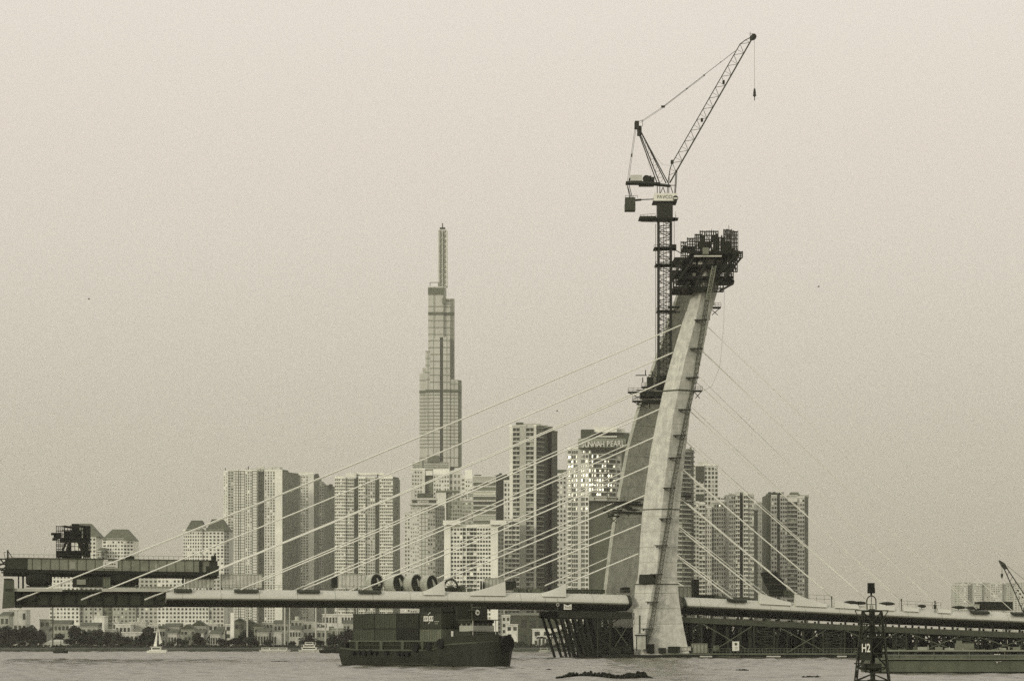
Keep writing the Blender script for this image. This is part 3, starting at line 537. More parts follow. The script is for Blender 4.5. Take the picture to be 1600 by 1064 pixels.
def palm_proto(h, seed):
    random.seed(seed); r = thing('palm_tree', (0, 0, 0), 'x', 'palm'); t_ = MB(); t_.tube((0, 0, -.3), (.4, 0, h), .22, 6, 0, .14); t_.build('trunk', mat(.12), r); f = MB()
    for k in range(16):
        a = k * .39 + random.uniform(-.2, .2); up_ = random.uniform(.1, .9); pr = Vector((.4, 0, h)); L_ = random.uniform(2.3, 3.2); d = Vector((math.cos(a), math.sin(a), up_)).normalized(); s_ = Vector((-math.sin(a), math.cos(a), 0))
        for i in range(5):
            nx = pr + d * L_ / 5; w0, w1 = .35 * (1 - i / 6), .35 * (1 - (i + 1) / 6); f.add([pr - s_ * w0, pr + s_ * w0, nx + s_ * w1, nx - s_ * w1], [(0, 1, 2, 3)]); f.add([pr - s_ * w0 + Vector((0, 0, -.3)), pr, nx, nx - s_ * w1 + Vector((0, 0, -.3))], [(0, 1, 2, 3)]); pr = nx; d = (d + Vector((0, 0, -.28))).normalized()
    f.build('crown', leafM[0], r); return r
protos = [tree_proto(9, 5.5, 11), tree_proto(7, 5, 12), tree_proto(11, 6, 13), tree_proto(6, 4.2, 14, mi=1)]
palms = [palm_proto(7, 21), palm_proto(6, 22)]
used = set()
def plant(i, px, D, s, label, group, z=1.5, pl=False):
    if not pl:
        for lim, ph in ((24, 'dark leafy tree at the far left edge, below the tall grey end box'), (45, 'dark leafy tree below the white three-storey house at far left'), (80, 'dark leafy tree touching the left side of the arched tent'), (132, 'dark leafy tree right of the arched tent, beside the grey shop-houses'), (165, 'dark leafy tree in the belt below the white cube building'), (200, 'dark leafy tree in the belt below the low white parapet house'), (250, 'dark leafy tree at the belt end just left of the catamaran'),
                        (305, 'small tree among the houses just right of the catamaran'), (362, 'small tree among the houses just left of the tall slab sign'), (402, 'dark tree in front of the dark gabled houses'), (460, 'low tree on the bank behind the moored launches'), (495, 'low tree on the bank around the white ferry'), (560, 'leafy tree close to the ship stern under the lettered billboard'), (850, 'low bush-like tree before the big dark warehouse'), (2000, 'leafy tree seen behind or beside the raking piles')):
            if px < lim: label = ph; group = 'bank trees: ' + ph.split('tree ')[1]; break
    src = (palms if pl else protos)[i]
    o = src if (pl, i) not in used else copy_tree(src); used.add((pl, i))
    o.location = ((px - CX) / F * D, D, z); o.rotation_euler.z = random.uniform(0, 6.28); s *= random.uniform(.82, 1.12) * (.78 if px < 60 else (.68 if px < 245 else .8)); o.scale = (s, s, s * random.uniform(.9, 1.1)); tag(o, label, 'palm' if pl else 'tree', group)
random.seed(99)
Z1 = ('dark leafy tree crowding the bank at the far left, left of the arched tent', 'trees left of the tent'); Z2 = ('dark leafy tree in the dense belt between the arched tent and the catamaran', 'trees between tent and catamaran')
Z3 = ('leafy tree among the houses between the catamaran and the dark gabled house', 'trees behind the catamaran'); Z4 = ('low leafy tree along the bank between the gabled houses and the ship', 'trees left of the ship'); Z5 = ('leafy tree on the bank between ship bow and raking piles', 'trees right of the ship')
for px, D, s, i in ((-4, 1064, 1.25, 0), (8, 1070, 1.35, 2), (20, 1064, 1.1, 1), (28, 1075, 1.35, 0), (38, 1066, 1.3, 2), (46, 1080, 1.4, 2), (54, 1064, 1.2, 0), (62, 1085, 1.25, 0), (14, 1056, .9, 3), (34, 1056, .9, 1), (50, 1056, .9, 3), (2, 1056, .8, 3)): plant(i, px, D, s, *Z1)
for px, D, s, i in ((92, 1090, 1.2, 0), (110, 1062, 1.0, 1), (118, 1075, 1.35, 2), (128, 1066, 1.2, 0), (136, 1080, 1.4, 2), (145, 1066, 1.25, 0), (152, 1078, 1.4, 2), (161, 1064, 1.2, 0), (170, 1074, 1.3, 0), (178, 1064, 1.15, 1), (186, 1072, 1.15, 0), (195, 1062, 1.05, 1), (203, 1070, 1.1, 0), (211, 1062, 1.0, 1), (219, 1070, 1.0, 0), (228, 1062, .95, 1), (122, 1056, .8, 3), (140, 1055, .85, 3), (156, 1055, .8, 1), (174, 1055, .8, 3), (190, 1055, .75, 3), (206, 1055, .75, 3), (222, 1055, .7, 3), (236, 1066, 1.0, 0), (232, 1090, 1.7, 0)): plant(i, px, D, s, *Z2)
for px, D, s, i in ((266, 1070, .7, 3), (276, 1085, .9, 1), (290, 1066, .7, 3), (308, 1064, .95, 0), (314, 1080, .8, 3), (334, 1090, 1.1, 0), (345, 1080, .8, 1), (352, 1066, .7, 3), (358, 1064, .8, 1)): plant(i, px, D, s, *Z3)
for px, D, s, i in ((368, 1066, .9, 1), (376, 1062, 1.0, 0), (384, 1070, 1.1, 0), (391, 1062, 1.0, 1), (400, 1066, .8, 1), (419, 1066, .8, 1), (456, 1066, .65, 1), (474, 1066, .8, 1), (482, 1066, .9, 0), (498, 1062, .7, 1), (516, 1062, .9, 0), (524, 1066, 1.0, 0), (532, 1060, 1.0, 1), (540, 1066, 1.1, 0)): plant(i, px, D, s, *Z4)
for px, D, s, i in ((812, 1066, .6, 3), (822, 1060, .5, 3), (832, 1066, .5, 1), (856, 1060, .5, 3), (872, 1062, .5, 3), (884, 1062, .55, 1), (896, 1075, .8, 1), (910, 1066, .7, 0), (925, 1066, .9, 0)): plant(i, px, D, s, *Z5)
for px, D, s, i in ((842, 1070, 1.0, 0), (848, 1076, 1.05, 1), (862, 1068, 1.1, 0), (866, 1074, 1.0, 1), (880, 1068, 1.05, 0), (888, 1074, .95, 1)): plant(i, px, D, s, 'palm with drooping fronds in front of the white ribbon-window building', 'palms right of the ship', pl=True)
for px, D, s, i in ((470, 1060, .8, 0), (490, 1060, .85, 1)): plant(i, px, D, s, 'small palm standing behind the moored ferries left of the ship', 'palms left of the ship', pl=True)
mb = MB(); random.seed(5)
for i in range(2600): 
    px = random.uniform(-20, 980); D = random.uniform(1046, 1060); c = P(px, HY, D); leafmass(mb, (c.x, c.y, 1.7 + random.uniform(0, .9)), 1.4, .8, .7, 3, .45)
tag(mb.build('shore_bushes', leafM[0]), 'dark low scrub and weeds covering the far river bank', 'bushes', kind='stuff')
random.seed(31)
# ---------------------------------------------------------------- the cable-stayed bridge
TH = math.radians(12); UC, US = math.cos(TH), math.sin(TH); X0, Y0 = 38.3, 600.0
RZ = TH
def B(t, o, z): return Vector((X0 + t * UC - o * US, Y0 + t * US + o * UC, z))
def TP(px, o=0.0): k = (px - CX) / F; return (k * (Y0 + o * UC) - X0 + o * US) / (UC - k * US)
def BY(t, o=0.0): return Y0 + t * US + o * UC
def BPx(px, py, o=0.0): t_ = TP(px, o); return B(t_, o, ZY(py, BY(t_, o)))
_kn = [(TP(a), ZY(y, BY(TP(a)))) for a, y in ((-60, 918.6), (120, 918.8), (260, 919.2), (500, 920.5), (750, 923.2), (980, 926.5), (1080, 931), (1280, 941.5), (1440, 949.5), (1600, 956.5), (1760, 963))]
def DZ(t_):
    for (a, za), (b_, zb) in zip(_kn, _kn[1:]):
        if t_ <= b_ or b_ == _kn[-1][0]: return za + (zb - za) * (t_ - a) / (b_ - a)
def DZS(t_): return sum(DZ(t_ + d) for d in (-24, -12, 0, 12, 24)) / 5
br = thing('cable_stayed_bridge', B(0, 10, 0), 'unfinished concrete cable-stayed bridge with one leaning two-legged pylon and pale stays', 'bridge')
HALF = [(-7.5, -.05), (-2.6, -.18), (-1.4, -.75), (-.5, -1.55), (-.08, -2.05), (0, -2.4), (-.35, -2.75), (-1.4, -3.2), (-3.0, -3.7), (-5.0, -4.15), (-7.5, -4.3)]
WD = 27.0
def section(t_, hw=WD):
    z = DZS(t_); top = [(-o, dz) for o, dz in HALF if 1]; up_ = top[:6]; dn = top[6:]
    near = [(o, z + dz) for o, dz in top]                      # near edge, top to bottom
    far = [(hw - o, z + dz) for o, dz in top][::-1]
    return [B(t_, o, zz) for o, zz in near + far]
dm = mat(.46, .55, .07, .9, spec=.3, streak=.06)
def girder(ta, tb, n, name='deck_girder', parent=br):
    mb = MB(); mb.loft([section(ta + (tb - ta) * i / n) for i in range(n + 1)]); k2 = len(section(0))
    for i in range(n * k2): mb.m[i] = 1 if 6 <= i % k2 <= 14 else 0  # lower faces take the darker material, underside shade put into colour
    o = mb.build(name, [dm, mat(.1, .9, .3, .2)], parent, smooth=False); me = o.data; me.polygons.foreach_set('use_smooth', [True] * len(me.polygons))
    me.set_sharp_from_angle(angle=math.radians(42)); return o
TL, TR = TP(260), TP(1720)
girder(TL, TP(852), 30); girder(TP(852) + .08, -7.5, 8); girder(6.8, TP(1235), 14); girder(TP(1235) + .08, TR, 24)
for i in range(34):
    t_ = TP(285) + i * 9.6
    if -9 < t_ < 9: continue
    a = section(t_); b_ = section(t_ + .09); mb = MB()
    for k2 in range(1, 7): mb.hexa([a[k2] + Vector((0, -.03, 0)), a[k2 + 1] + Vector((0, -.03, 0)), b_[k2 + 1] + Vector((0, -.03, 0)), b_[k2] + Vector((0, -.03, 0)), a[k2] + Vector((0, .1, -.1)), a[k2 + 1] + Vector((0, .1, 0)), b_[k2 + 1] + Vector((0, .1, 0)), b_[k2] + Vector((0, .1, -.1))])
    mb.build('segment_joint', mat(.26), br)
# dark bands standing in for the dark gap between girder and near leg
mb = MB()
for t_, s_ in ((-7.2, -1), (6.6, 1)):
    a = section(t_); b_ = section(t_ + .9 * s_); c = Vector(B(t_, 5, DZS(t_) - 2.2))
    for i in range(0, 10): mb.hexa([a[i] + Vector((0, -.35, 0)), a[i + 1] + Vector((0, -.35, 0)), b_[i + 1] + Vector((0, -.35, 0)), b_[i] + Vector((0, -.35, 0)), a[i] + Vector((0, .4, 0)), a[i + 1] + Vector((0, .4, 0)), b_[i + 1] + Vector((0, .4, 0)), b_[i] + Vector((0, .4, 0))])
mb.build('gap_band', mat(.05), br)
# bare steel part at the left end, without its fascia
mb = MB(); ta, tb = TP(14), TL + .3; n = 12
for i in range(n):
    a, b_ = ta + (tb - ta) * i / n, ta + (tb - ta) * (i + 1) / n; za, zb = DZS(a), DZS(b_)
    mb.hexa([B(a, 3.2, za - 4.0), B(b_, 3.2, zb - 4.0), B(b_, 24, zb - 4.0), B(a, 24, za - 4.0), B(a, 3.2, za - .7), B(b_, 3.2, zb - .7), B(b_, 24, zb - .7), B(a, 24, za - .7)], 0)
    mb.hexa([B(a, 1.0, za - .75), B(b_, 1.0, zb - .75), B(b_, 26, zb - .75), B(a, 26, za - .75), B(a, 1.0, za - (.0 if i in (0, 1, 2, 3, 7, 8, 9, 10, 11) else .3)), B(b_, 1.0, zb - (.0 if i in (0, 1, 2, 3, 7, 8, 9, 10, 11) else .3)), B(b_, 26, zb), B(a, 26, za)], 1 if i in (0, 1, 2, 3, 7, 8, 9, 10, 11) else 0)
    mb.hexa([B(a, 2.2, za - 4.35), B(b_, 2.2, zb - 4.35), B(b_, 24, zb - 4.35), B(a, 24, za - 4.35), B(a, 2.2, za - 4.05), B(b_, 2.2, zb - 4.05), B(b_, 24, zb - 4.05), B(a, 24, za - 4.05)], 2)
    mb.hexa([B(b_ - .15, 2.7, zb - 3.95), B(b_ + .05, 2.7, zb - 3.95), B(b_ + .05, 3.2, zb - 3.95), B(b_ - .15, 3.2, zb - 3.95), B(b_ - .15, 2.7, zb - .8), B(b_ + .05, 2.7, zb - .8), B(b_ + .05, 3.2, zb - .8), B(b_ - .15, 3.2, zb - .8)], 2)
mb.build('bare_girder', [mat(.075, .8, .3, .3), mat(.42), mat(.03)], br)
# pylon legs
NEAR = [(1023, 991, 1008, 1078), (1008, 990, 1008, 1074), (985, 989, 1009, 1069), (960, 989.5, 1012, 1064.5), (940, 990.5, 1016, 1061.5), (912, 993, 1021, 1059), (905, 996, 1024, 1058.5), (885, 998, 1027, 1058), (840, 1000.5, 1031, 1059.5),
        (800, 1003.5, 1034, 1061.5), (750, 1010, 1039, 1066), (700, 1017, 1045, 1071.5), (650, 1027, 1052, 1077.5), (609, 1036, 1060, 1083), (560, 1048.5, 1071, 1095.5), (500, 1066.5, 1087, 1107.5), (450, 1084, 1098, 1122), (405, 1091, 1107, 1131)]
FAR = [(1010, 936, 941, 990), (920, 943, 948, 1000), (870, 949, 954, 1007), (820, 956, 961, 1014), (760, 966.5, 971.5, 1024), (700, 978, 983, 1033), (640, 994, 999, 1045), (620, 1001, 1006, 1050), (590, 1012, 1016.5, 1058), (550, 1026, 1030.5, 1068), (500, 1042, 1046.5, 1080), (450, 1060, 1064, 1096), (405, 1074, 1078, 1108)]
def leg(tbl, D0f, dl, dr, dback, L_):
    mb = MB(); rings = []
    for (y, l, m_, r) in tbl:
        D0 = D0f(y); pl, pm, pr = P(l, y, D0 + dl), P(m_, y, D0), P(r, y, D0 + dr); bk = (pr + pl - pm); bk = Vector((bk.x, D0 + dback, pm.z)); z = pm.z
        rings.append([Vector((p.x, p.y, z)) for p in (pl, pm, pr)] + [Vector((pr.x - .8, pr.y + dback * .55, z)), Vector((pl.x + .8, pl.y + dback * .55, z))])
    mb.loft(rings); return mb.build('pylon_leg', conc(L_), br)
nD = lambda y: 596.5 + (1020 - y) / 620 * 13
fD = lambda y: 631 - (1020 - y) / 620 * 11
nleg = leg(NEAR, nD, 3.2, 2.2, 9, .49); fleg = leg(FAR, fD, 1.6, 7.5, 9, .41)
def lerp_tbl(tbl, y):
    for a, b_ in zip(tbl, tbl[1:]):
        if b_[0] <= y <= a[0]:
            k = (a[0] - y) / (a[0] - b_[0]); return [a[i] + (b_[i] - a[i]) * k for i in (1, 2, 3)]
    return list(tbl[-1][1:]) if y < tbl[-1][0] else list(tbl[0][1:])
def ring_band(y, h, out, par, tbl, Df, dl, dr, m_, name='joint_band'):
    mb = MB(); R = []
    for yy in (y + h / 2, y - h / 2):
        l, mm, r = lerp_tbl(tbl, yy); D0 = Df(yy); z = ZY(yy, D0)
        R.append([Vector((p.x, p.y, z)) for p in (P(l - out, yy, D0 + dl), P(mm, yy, D0 - out * .17), P(r + out, yy, D0 + dr), P(r + out, yy, D0 + dr + 5), P(l - out, yy, D0 + dl + 5))])
    mb.loft(R); mb.build(name, m_, par)
for y, h, out in ((609, 2.2, 1.0), (795, 1.6, .7), (912, 1.5, 1.2)): ring_band(y, h, out, nleg, NEAR, nD, 3.2, 2.2, mat(.1))
for y in range(470, 990, 24): ring_band(y, .8, .05, nleg, NEAR, nD, 3.2, 2.2, mat(.33), 'joint_line')
for y in range(640, 900, 24): ring_band(y, .5, .03, fleg, FAR, fD, 1.6, 7.5, mat(.24), 'joint_line')
ring_band(800, 3, 2.5, fleg, FAR, fD, 1.6, 7.5, mat(.05)); ring_band(787, 4, 3, fleg, FAR, fD, 1.6, 7.5, mat(.05)); ring_band(627, 3, 2.5, fleg, FAR, fD, 1.6, 7.5, mat(.05))
# recess of the access opening in the near leg
mb = MB(); l, mm, r = lerp_tbl(NEAR, 904); A = P(999, 904, nD(904) + 2.6); C_ = P(1031, 904, nD(904) - .1)
mb.hexa([P(998, 911, 598.9), P(1024, 911, 598.3), P(1024, 911, 606), P(998, 911, 606), P(999, 897, 598.9), P(1024, 897, 598.3), P(1024, 897, 606), P(999, 897, 606)]); mb.build('access_opening', mat(.04), nleg)
# stays
sm = mat(.72, .5, .03, .1)
NL = [((1063, 508), (26, 938)), ((1050, 551), (127, 937)), ((1040, 595), (226, 937)), ((1030, 639), (376, 921)), ((1021, 683), (474, 921)), ((1013, 728), (566, 921)), ((1006, 774), (694, 906)), ((1000, 819), (788, 906)), ((996, 865), (884, 912))]
NR = [((1107, 511), (1586, 958)), ((1097, 548), (1526, 951)), ((1088, 596), (1464, 943)), ((1079, 642), (1408, 937)), ((1073, 690), (1355, 937)), ((1067, 734), (1300, 932)), ((1063, 778), (1244, 928)), ((1060, 824), (1187, 927)), ((1058, 869), (1145, 936))]
def cable(p, q, r, nm='stay_cable'):
    mb = MB(); n = 8; pts = []
    for i in range(n + 1):
        k = i / n; c = Vector(p).lerp(Vector(q), k); c.z -= 0.9 * 4 * k * (1 - k) * ((Vector(p) - Vector(q)).length / 190) ** 2; pts.append(c)
    mb.path(pts, r, 6); d = (Vector(q) - Vector(p)).normalized()
    o = mb.build(nm, sm, br)
    m2 = MB(); m2.tube(Vector(q) - d * 3.2, Vector(q), r * 1.25, 8); m2.build('anchor_pipe', mat(.55), o); return o
for k, (a, e_) in enumerate(NL):
    D0 = nD(a[1]); p = P(a[0] + 1, a[1], D0 + 3.4); tq = TP(e_[0], 1.2); q = BPx(e_[0], e_[1], 1.2); cable(p, q, .19)
    zt = p.z; yf = HY - (zt - CAMZ) / (fD(a[1]) + 3) * F; l = lerp_tbl(FAR, yf)[0]; D1 = fD(yf) + 1.6
    cable(P(l + 2, yf, D1 + .6), B(tq, WD - 1.6, q.z + .15), .16)
for k, (a, e_) in enumerate(NR):
    D0 = nD(a[1]); p = P(a[0] - 1, a[1], D0 + 4.2); tq = TP(e_[0], 1.2); q = BPx(e_[0], e_[1], 1.2); r_ = .09 if k < 3 else (.13 if k < 5 else .17)
    cable(p, q, r_); zt = p.z; yf = HY - (zt - CAMZ) / (fD(a[1]) + 5) * F; D1 = fD(yf) + 5
    l = max(lerp_tbl(FAR, yf)[2], 0); cable(P(l - 2, yf, D1 + 4), B(tq, WD - 1.6, q.z + .15), r_ * .75)
# wedge fairings over the stay anchors
def fairing(pa, pb, ytip, o0=.6, flip=False, par=br):
    ta, tb = TP(pa, o0), TP(pb, o0); za, zb = DZS(ta), DZS(tb)
    zt = ZY(ytip, BY(tb if not flip else ta, o0)); mb = MB(); n = 7; R = []
    for i in range(n + 1):
        k = i / n; t_ = ta + (tb - ta) * k; f = (k if not flip else 1 - k) ** 1.35; z0 = DZS(t_) - 1.1; z1 = DZS(t_) - .15 + (zt - (zb if not flip else za)) * f
        R.append([B(t_, o0 - .15, z0), B(t_, o0 + 1.9, z0), B(t_, o0 + 1.6, z1), B(t_, o0 + .35, z1)])
    mb.loft(R); mb.build('anchor_fairing', mat(.56, .7, .06, .3), par)
for a in ((662, 695, 905), (735, 790, 907.5), (848, 884.5, 911.5)): fairing(*a)
for a in ((1188, 1236, 925), (1244, 1292, 927), (1305, 1342, 937), (1356, 1398, 937)): fairing(*a, flip=True)
for a in ((1412, 1436, 944), (1466, 1486, 949)): fairing(*a, flip=True)
mb = MB()
for pa, pb in ((272, 300), (366, 404), (464, 500), (560, 596)):
    a, b_ = TP(pa, .9), TP(pb, .9); mb.hexa([B(a, .5, DZS(a) - .9), B(b_, .5, DZS(b_) - .9), B(b_, 1.5, DZS(b_) - .4), B(a, 1.5, DZS(a) - .4), B(a, .5, DZS(a) - .55), B(b_, .5, DZS(b_) - .55), B(b_, 1.5, DZS(b_) + .0), B(a, 1.5, DZS(a) + .0)])
    o = mb.build('anchor_slot', mat(.07), br); mb = MB()
for pa, pb in ((1136, 1166), (1516, 1545), (1580, 1604)):
    a, b_ = TP(pa, .9), TP(pb, .9); mb.hexa([B(a, .2, DZS(a) - .9), B(b_, .2, DZS(b_) - .9), B(b_, 1.5, DZS(b_) - .4), B(a, 1.5, DZS(a) - .4), B(a, .2, DZS(a) - .35), B(b_, .2, DZS(b_) - .35), B(b_, 1.5, DZS(b_) + .05), B(a, 1.5, DZS(a) + .05)])
    o = mb.build('anchor_slot', mat(.05), br); mb = MB()
# ---- stair track on the near leg
TRK = [(1113, 414), (1107, 455), (1100, 500), (1093, 545), (1087, 590), (1075, 640), (1067, 680), (1060, 715), (1051, 762), (1045, 810), (1038, 852), (1031, 897), (1024, 940), (1017, 982), (1009, 1006)]
def onright(px, y, out=.9):
    l, m_, r = lerp_tbl(NEAR, y); k = (px - m_) / (r - m_); return P(px, y, nD(y) + 2.2 * max(0, k) - out)
stt = thing('access_stair', onright(1012, 1006), 'thin dark lattice stair track climbing the near pylon leg', 'stair')
mb = MB()
for a, b_ in zip(TRK, TRK[1:]): lattice(mb, onright(*a), onright(*b_), 1.0, 1.0, 6, .075, .05)
mb.build('stair_frame', mat(.13), stt)
for (x, y) in TRK[2:-1]:
    mb = MB(); c = onright(x - 5, y, 1.3); mb.box(c, (3.3, 1.3, .22), 0, -.25); mb.box(c + Vector((-1.1, -.1, -.35)), (.3, 1.0, .5)); mb.box(c + Vector((1.0, -.1, .5)), (.12, .9, 1)); mb.build('landing', mat(.05), stt)
# ---- small platforms on the legs
def platform(px0, px1, y, D, label, hang=True, dep=2.2, rail=True, thick=.3):
    c = P((px0 + px1) / 2, y, D); w = (px1 - px0) / F * D; r = thing('work_platform', c, label, 'work platform'); mb = MB(); mb.box(c, (w, dep, thick)); mb.build('platform_deck', mat(.035), r)
    if rail:
        mb = MB()
        for z in (.55, 1.1): mb.tube(c + Vector((-w / 2, -dep / 2, z)), c + Vector((w / 2, -dep / 2, z)), .05, 4)
        for i in range(5): x = -w / 2 + w * i / 4; mb.tube(c + Vector((x, -dep / 2, 0)), c + Vector((x, -dep / 2, 1.1)), .05, 4)
        mb.build('railing', mat(.08), r)
    if hang:
        mb = MB(); mb.tube(c + Vector((-w / 2 + .2, 0, -.1)), c + Vector((w / 4, 0, -1.9)), .1, 4); mb.tube(c + Vector((w / 2 - .2, 0, -.1)), c + Vector((-w / 4, 0, -1.9)), .1, 4); mb.build('bracket', mat(.05), r)
for a in ((1083, 1097, 611, 606.5, 'small bracketed work platform at the right edge of the upper joint of the near leg'), (1108, 1126, 481, 612, 'small work platform sticking out to the right just under the formwork cluster'),
          (988, 1020, 627, 620, 'work platform under the crane foot, lowest on the far leg upper ledge'), (981, 1012, 613, 621, 'long plank sticking out left beyond the far leg below the crane foot'), (1002, 1024, 605, 621, 'upper short ledge beside the crane foot on the far leg'),
          (951, 1001, 784, 622, 'wide dark work platform across the far leg at mid height'), (942, 972, 797, 621, 'dark plank poking left of the far leg under the wide platform'), (950, 968, 806, 621, 'lowest small hanging ledge at mid height of the far leg'),
          (1044, 1062, 480, 609.5, 'dark ledge on the upper far leg close to the crane mast'), (1060, 1080, 775, 607, 'faint ledge right of the near leg at mid height')):
    platform(*a)
# bulky dark works at the crane foot on the far leg
cf = thing('crane_base_frame', P(1030, 632, 618), 'dark steel frame and dunnage between the pylon legs carrying the crane mast', 'steel frame')
mb = MB()
mb.box(P(1025, 617, 618.5), (8.5, 5, 1.3)); mb.box(P(1036, 598, 618), (3.4, 4, 3.6)); mb.box(P(1022, 628, 619), (6.5, 4, .7)); mb.box(P(1016, 597, 618), (1.6, 3, 2.4))
mb.build('base_beam', mat(.04), cf); mb = MB()
random.seed(4)
for i in range(38):
    p = P(random.uniform(1004, 1042), random.uniform(580, 640), random.uniform(614, 620)); q = p + Vector((random.choice((-1, 1, 0, 0)) * random.uniform(1, 3.4), 0, random.choice((0, 0, 1)) * random.uniform(1, 3))); mb.tube(p, q, .13, 4)
mb.build('strut', mat(.045), cf)
mb = MB()
for i in range(20):
    p = P(random.uniform(958, 1000), random.uniform(778, 806), random.uniform(619, 622)); q = p + Vector((random.uniform(-2.5, 2.5), 0, random.uniform(-.4, .4))); mb.tube(p, q, .16, 4)
c = thing('scaffold_bundle', P(980, 806, 621), 'tangled dark scaffold pieces round the middle of the far leg', 'scaffold'); mb.build('scaffold_tube', mat(.04), c)
# ---- climbing formwork crown
random.seed(17)
cw = thing('climbing_formwork', P(1105, 455, 612), 'dark tangled climbing formwork crowning the leaning pylon', 'formwork')
def pbox(mb, x0, x1, y0, y1, D, dep, mi=0): mb.box(P((x0 + x1) / 2, (y0 + y1) / 2, D), ((x1 - x0) / F * D, dep, (y1 - y0) / F * D), mi)
def cage(mb, x0, x1, y0, y1, D, dep, nx, nz, r=.08, diag=True, sl=0.0):
    for dy in (0, dep):
        for i in range(nx + 1):
            x = x0 + (x1 - x0) * i / nx; mb.tube(P(x, y1, D + dy), P(x + sl, y0 - random.uniform(0, 2), D + dy), r * random.uniform(.7, 1.5), 4)
        for k in range(nz + 1):
            y = y0 + (y1 - y0) * k / nz; mb.tube(P(x0 + sl * (1 - k / nz), y, D + dy), P(x1 + sl * (1 - k / nz), y + random.uniform(-.4, .4), D + dy), r * random.uniform(.7, 1.5), 4)
    for x in (x0, x1): mb.tube(P(x, y1, D), P(x, y1, D + dep), r, 4)
    if diag:
        for i in range(nx): x = x0 + (x1 - x0) * i / nx; k = random.randrange(nz); y = y0 + (y1 - y0) * k / nz; mb.tube(P(x, y, D), P(x + (x1 - x0) / nx, y + (y1 - y0) / nz, D), r * .6, 4)
dk = [mat(.022, .9, .3, .8), mat(.1, .8), mat(.4, .8)]
for (x0, x1, y0, y1, D, dp) in ((1076, 1152, 399, 403.5, 604, 14), (1072, 1146, 418, 422, 606, 10), (1060, 1142, 437, 441, 606, 12), (1050, 1112, 452, 457, 606, 10), (1052, 1082, 406, 412, 612, 8), (1048, 1076, 428, 433, 612, 8), (1124, 1146, 440, 444, 610, 5), (1066, 1086, 388, 391, 613, 7)):
    mb = MB(); pbox(mb, x0, x1, y0, y1, D + dp / 2, dp); mb.build('platform_deck', dk, cw)
mb = MB(); mb.box(P(1106, 400.5, 603.2), (7.2, .6, .35)); mb.build('pale_beam', mat(.5), cw)
mb = MB(); pbox(mb, 1098, 1107, 388, 398, 603.5, 2); mb.build('tool_box', mat(.22), cw)
for (x0, x1, y0, y1, D, dp) in ((1082, 1146, 386, 400, 606, 9), (1080, 1142, 403, 420, 606, 10), (1074, 1140, 421, 440, 607, 8), (1072, 1104, 440, 452, 607, 6), (1058, 1078, 411, 428, 614, 4), (1086, 1128, 376, 388, 610, 6), (1092, 1128, 366, 378, 612, 4), (1128, 1142, 370, 400, 609, 5), (1056, 1066, 407, 418, 611, 3)):
    mb = MB(); x = x0
    while x < x1:
        w = random.uniform(3, 7); h = random.uniform(0, .35) * (y1 - y0); 
        if random.random() < .6: pbox(mb, x, min(x + w, x1), y0 + h, y1, D + random.uniform(0, dp), random.uniform(1, 3), random.choice((0, 0, 0, 1)))
        x += w * random.uniform(.85, 1.15)
    mb.build('form_panel', dk, cw)
for (x0, x1, y0, y1, D, dp, nx, nz) in ((1064, 1074, 379, 405, 612, 3, 3, 5), (1074, 1086, 373, 400, 610, 4, 3, 6), (1086, 1096, 367, 400, 608, 4, 4, 6), (1094, 1122, 362, 400, 606, 6, 8, 6), (1118, 1132, 372, 400, 606, 4, 5, 5), (1131, 1143, 360, 398, 605, 4, 6, 6), (1143, 1153, 362, 392, 606, 3, 4, 5), (1146, 1160, 394, 403, 604, 8, 5, 3), (1050, 1066, 412, 440, 612, 4, 5, 5), (1052, 1070, 436, 456, 611, 5, 4, 3), (1128, 1146, 420, 442, 608, 6, 5, 5), (1088, 1130, 440, 456, 605, 6, 9, 3), (1140, 1152, 403, 425, 607, 5, 4, 4)):
    mb = MB(); cage(mb, x0, x1, y0, y1, D, dp, nx, nz, .12); mb.build('safety_cage', mat(.045), cw)
mb = MB()
for (a, b_) in (((1158, 403), (1132, 436)), ((1152, 403), (1126, 440)), ((1146, 403), (1128, 425)), ((1140, 403), (1120, 432)), ((1078, 440), (1066, 456)), ((1064, 412), (1050, 436)), ((1146, 443), (1124, 455)), ((1100, 420), (1086, 450)), ((1110, 400), (1096, 424)), ((1086, 400), (1062, 436))):
    for d in (605, 611): mb.tube(P(*a, d), P(*b_, d), .28, 5)
mb.build('bracket', mat(.03), cw)
mb = MB(); lattice(mb, P(1106, 468, 602.5), P(1116, 416, 602.5), 1.0, 1.0, 12, .08, .05); mb.build('ladder', mat(.25), cw)
mb = MB(); mb.tube(P(1140, 372, 608), P(1138.5, 352, 608), .06, 4); mb.tube(P(1112, 372, 609), P(1112, 358, 609), .06, 4); mb.build('antenna', mat(.1), cw)
mb = MB(); mb.path([P(1132, 450, 607), P(1131, 505, 606), P(1126, 560, 604), P(1124, 575, 604), P(1112, 604, 604), P(1094, 612, 604)], .03, 4); tag(mb.build('hanging_hose', mat(.2)), 'hair-thin hose hanging in an arc right of the near pylon leg', 'hose')

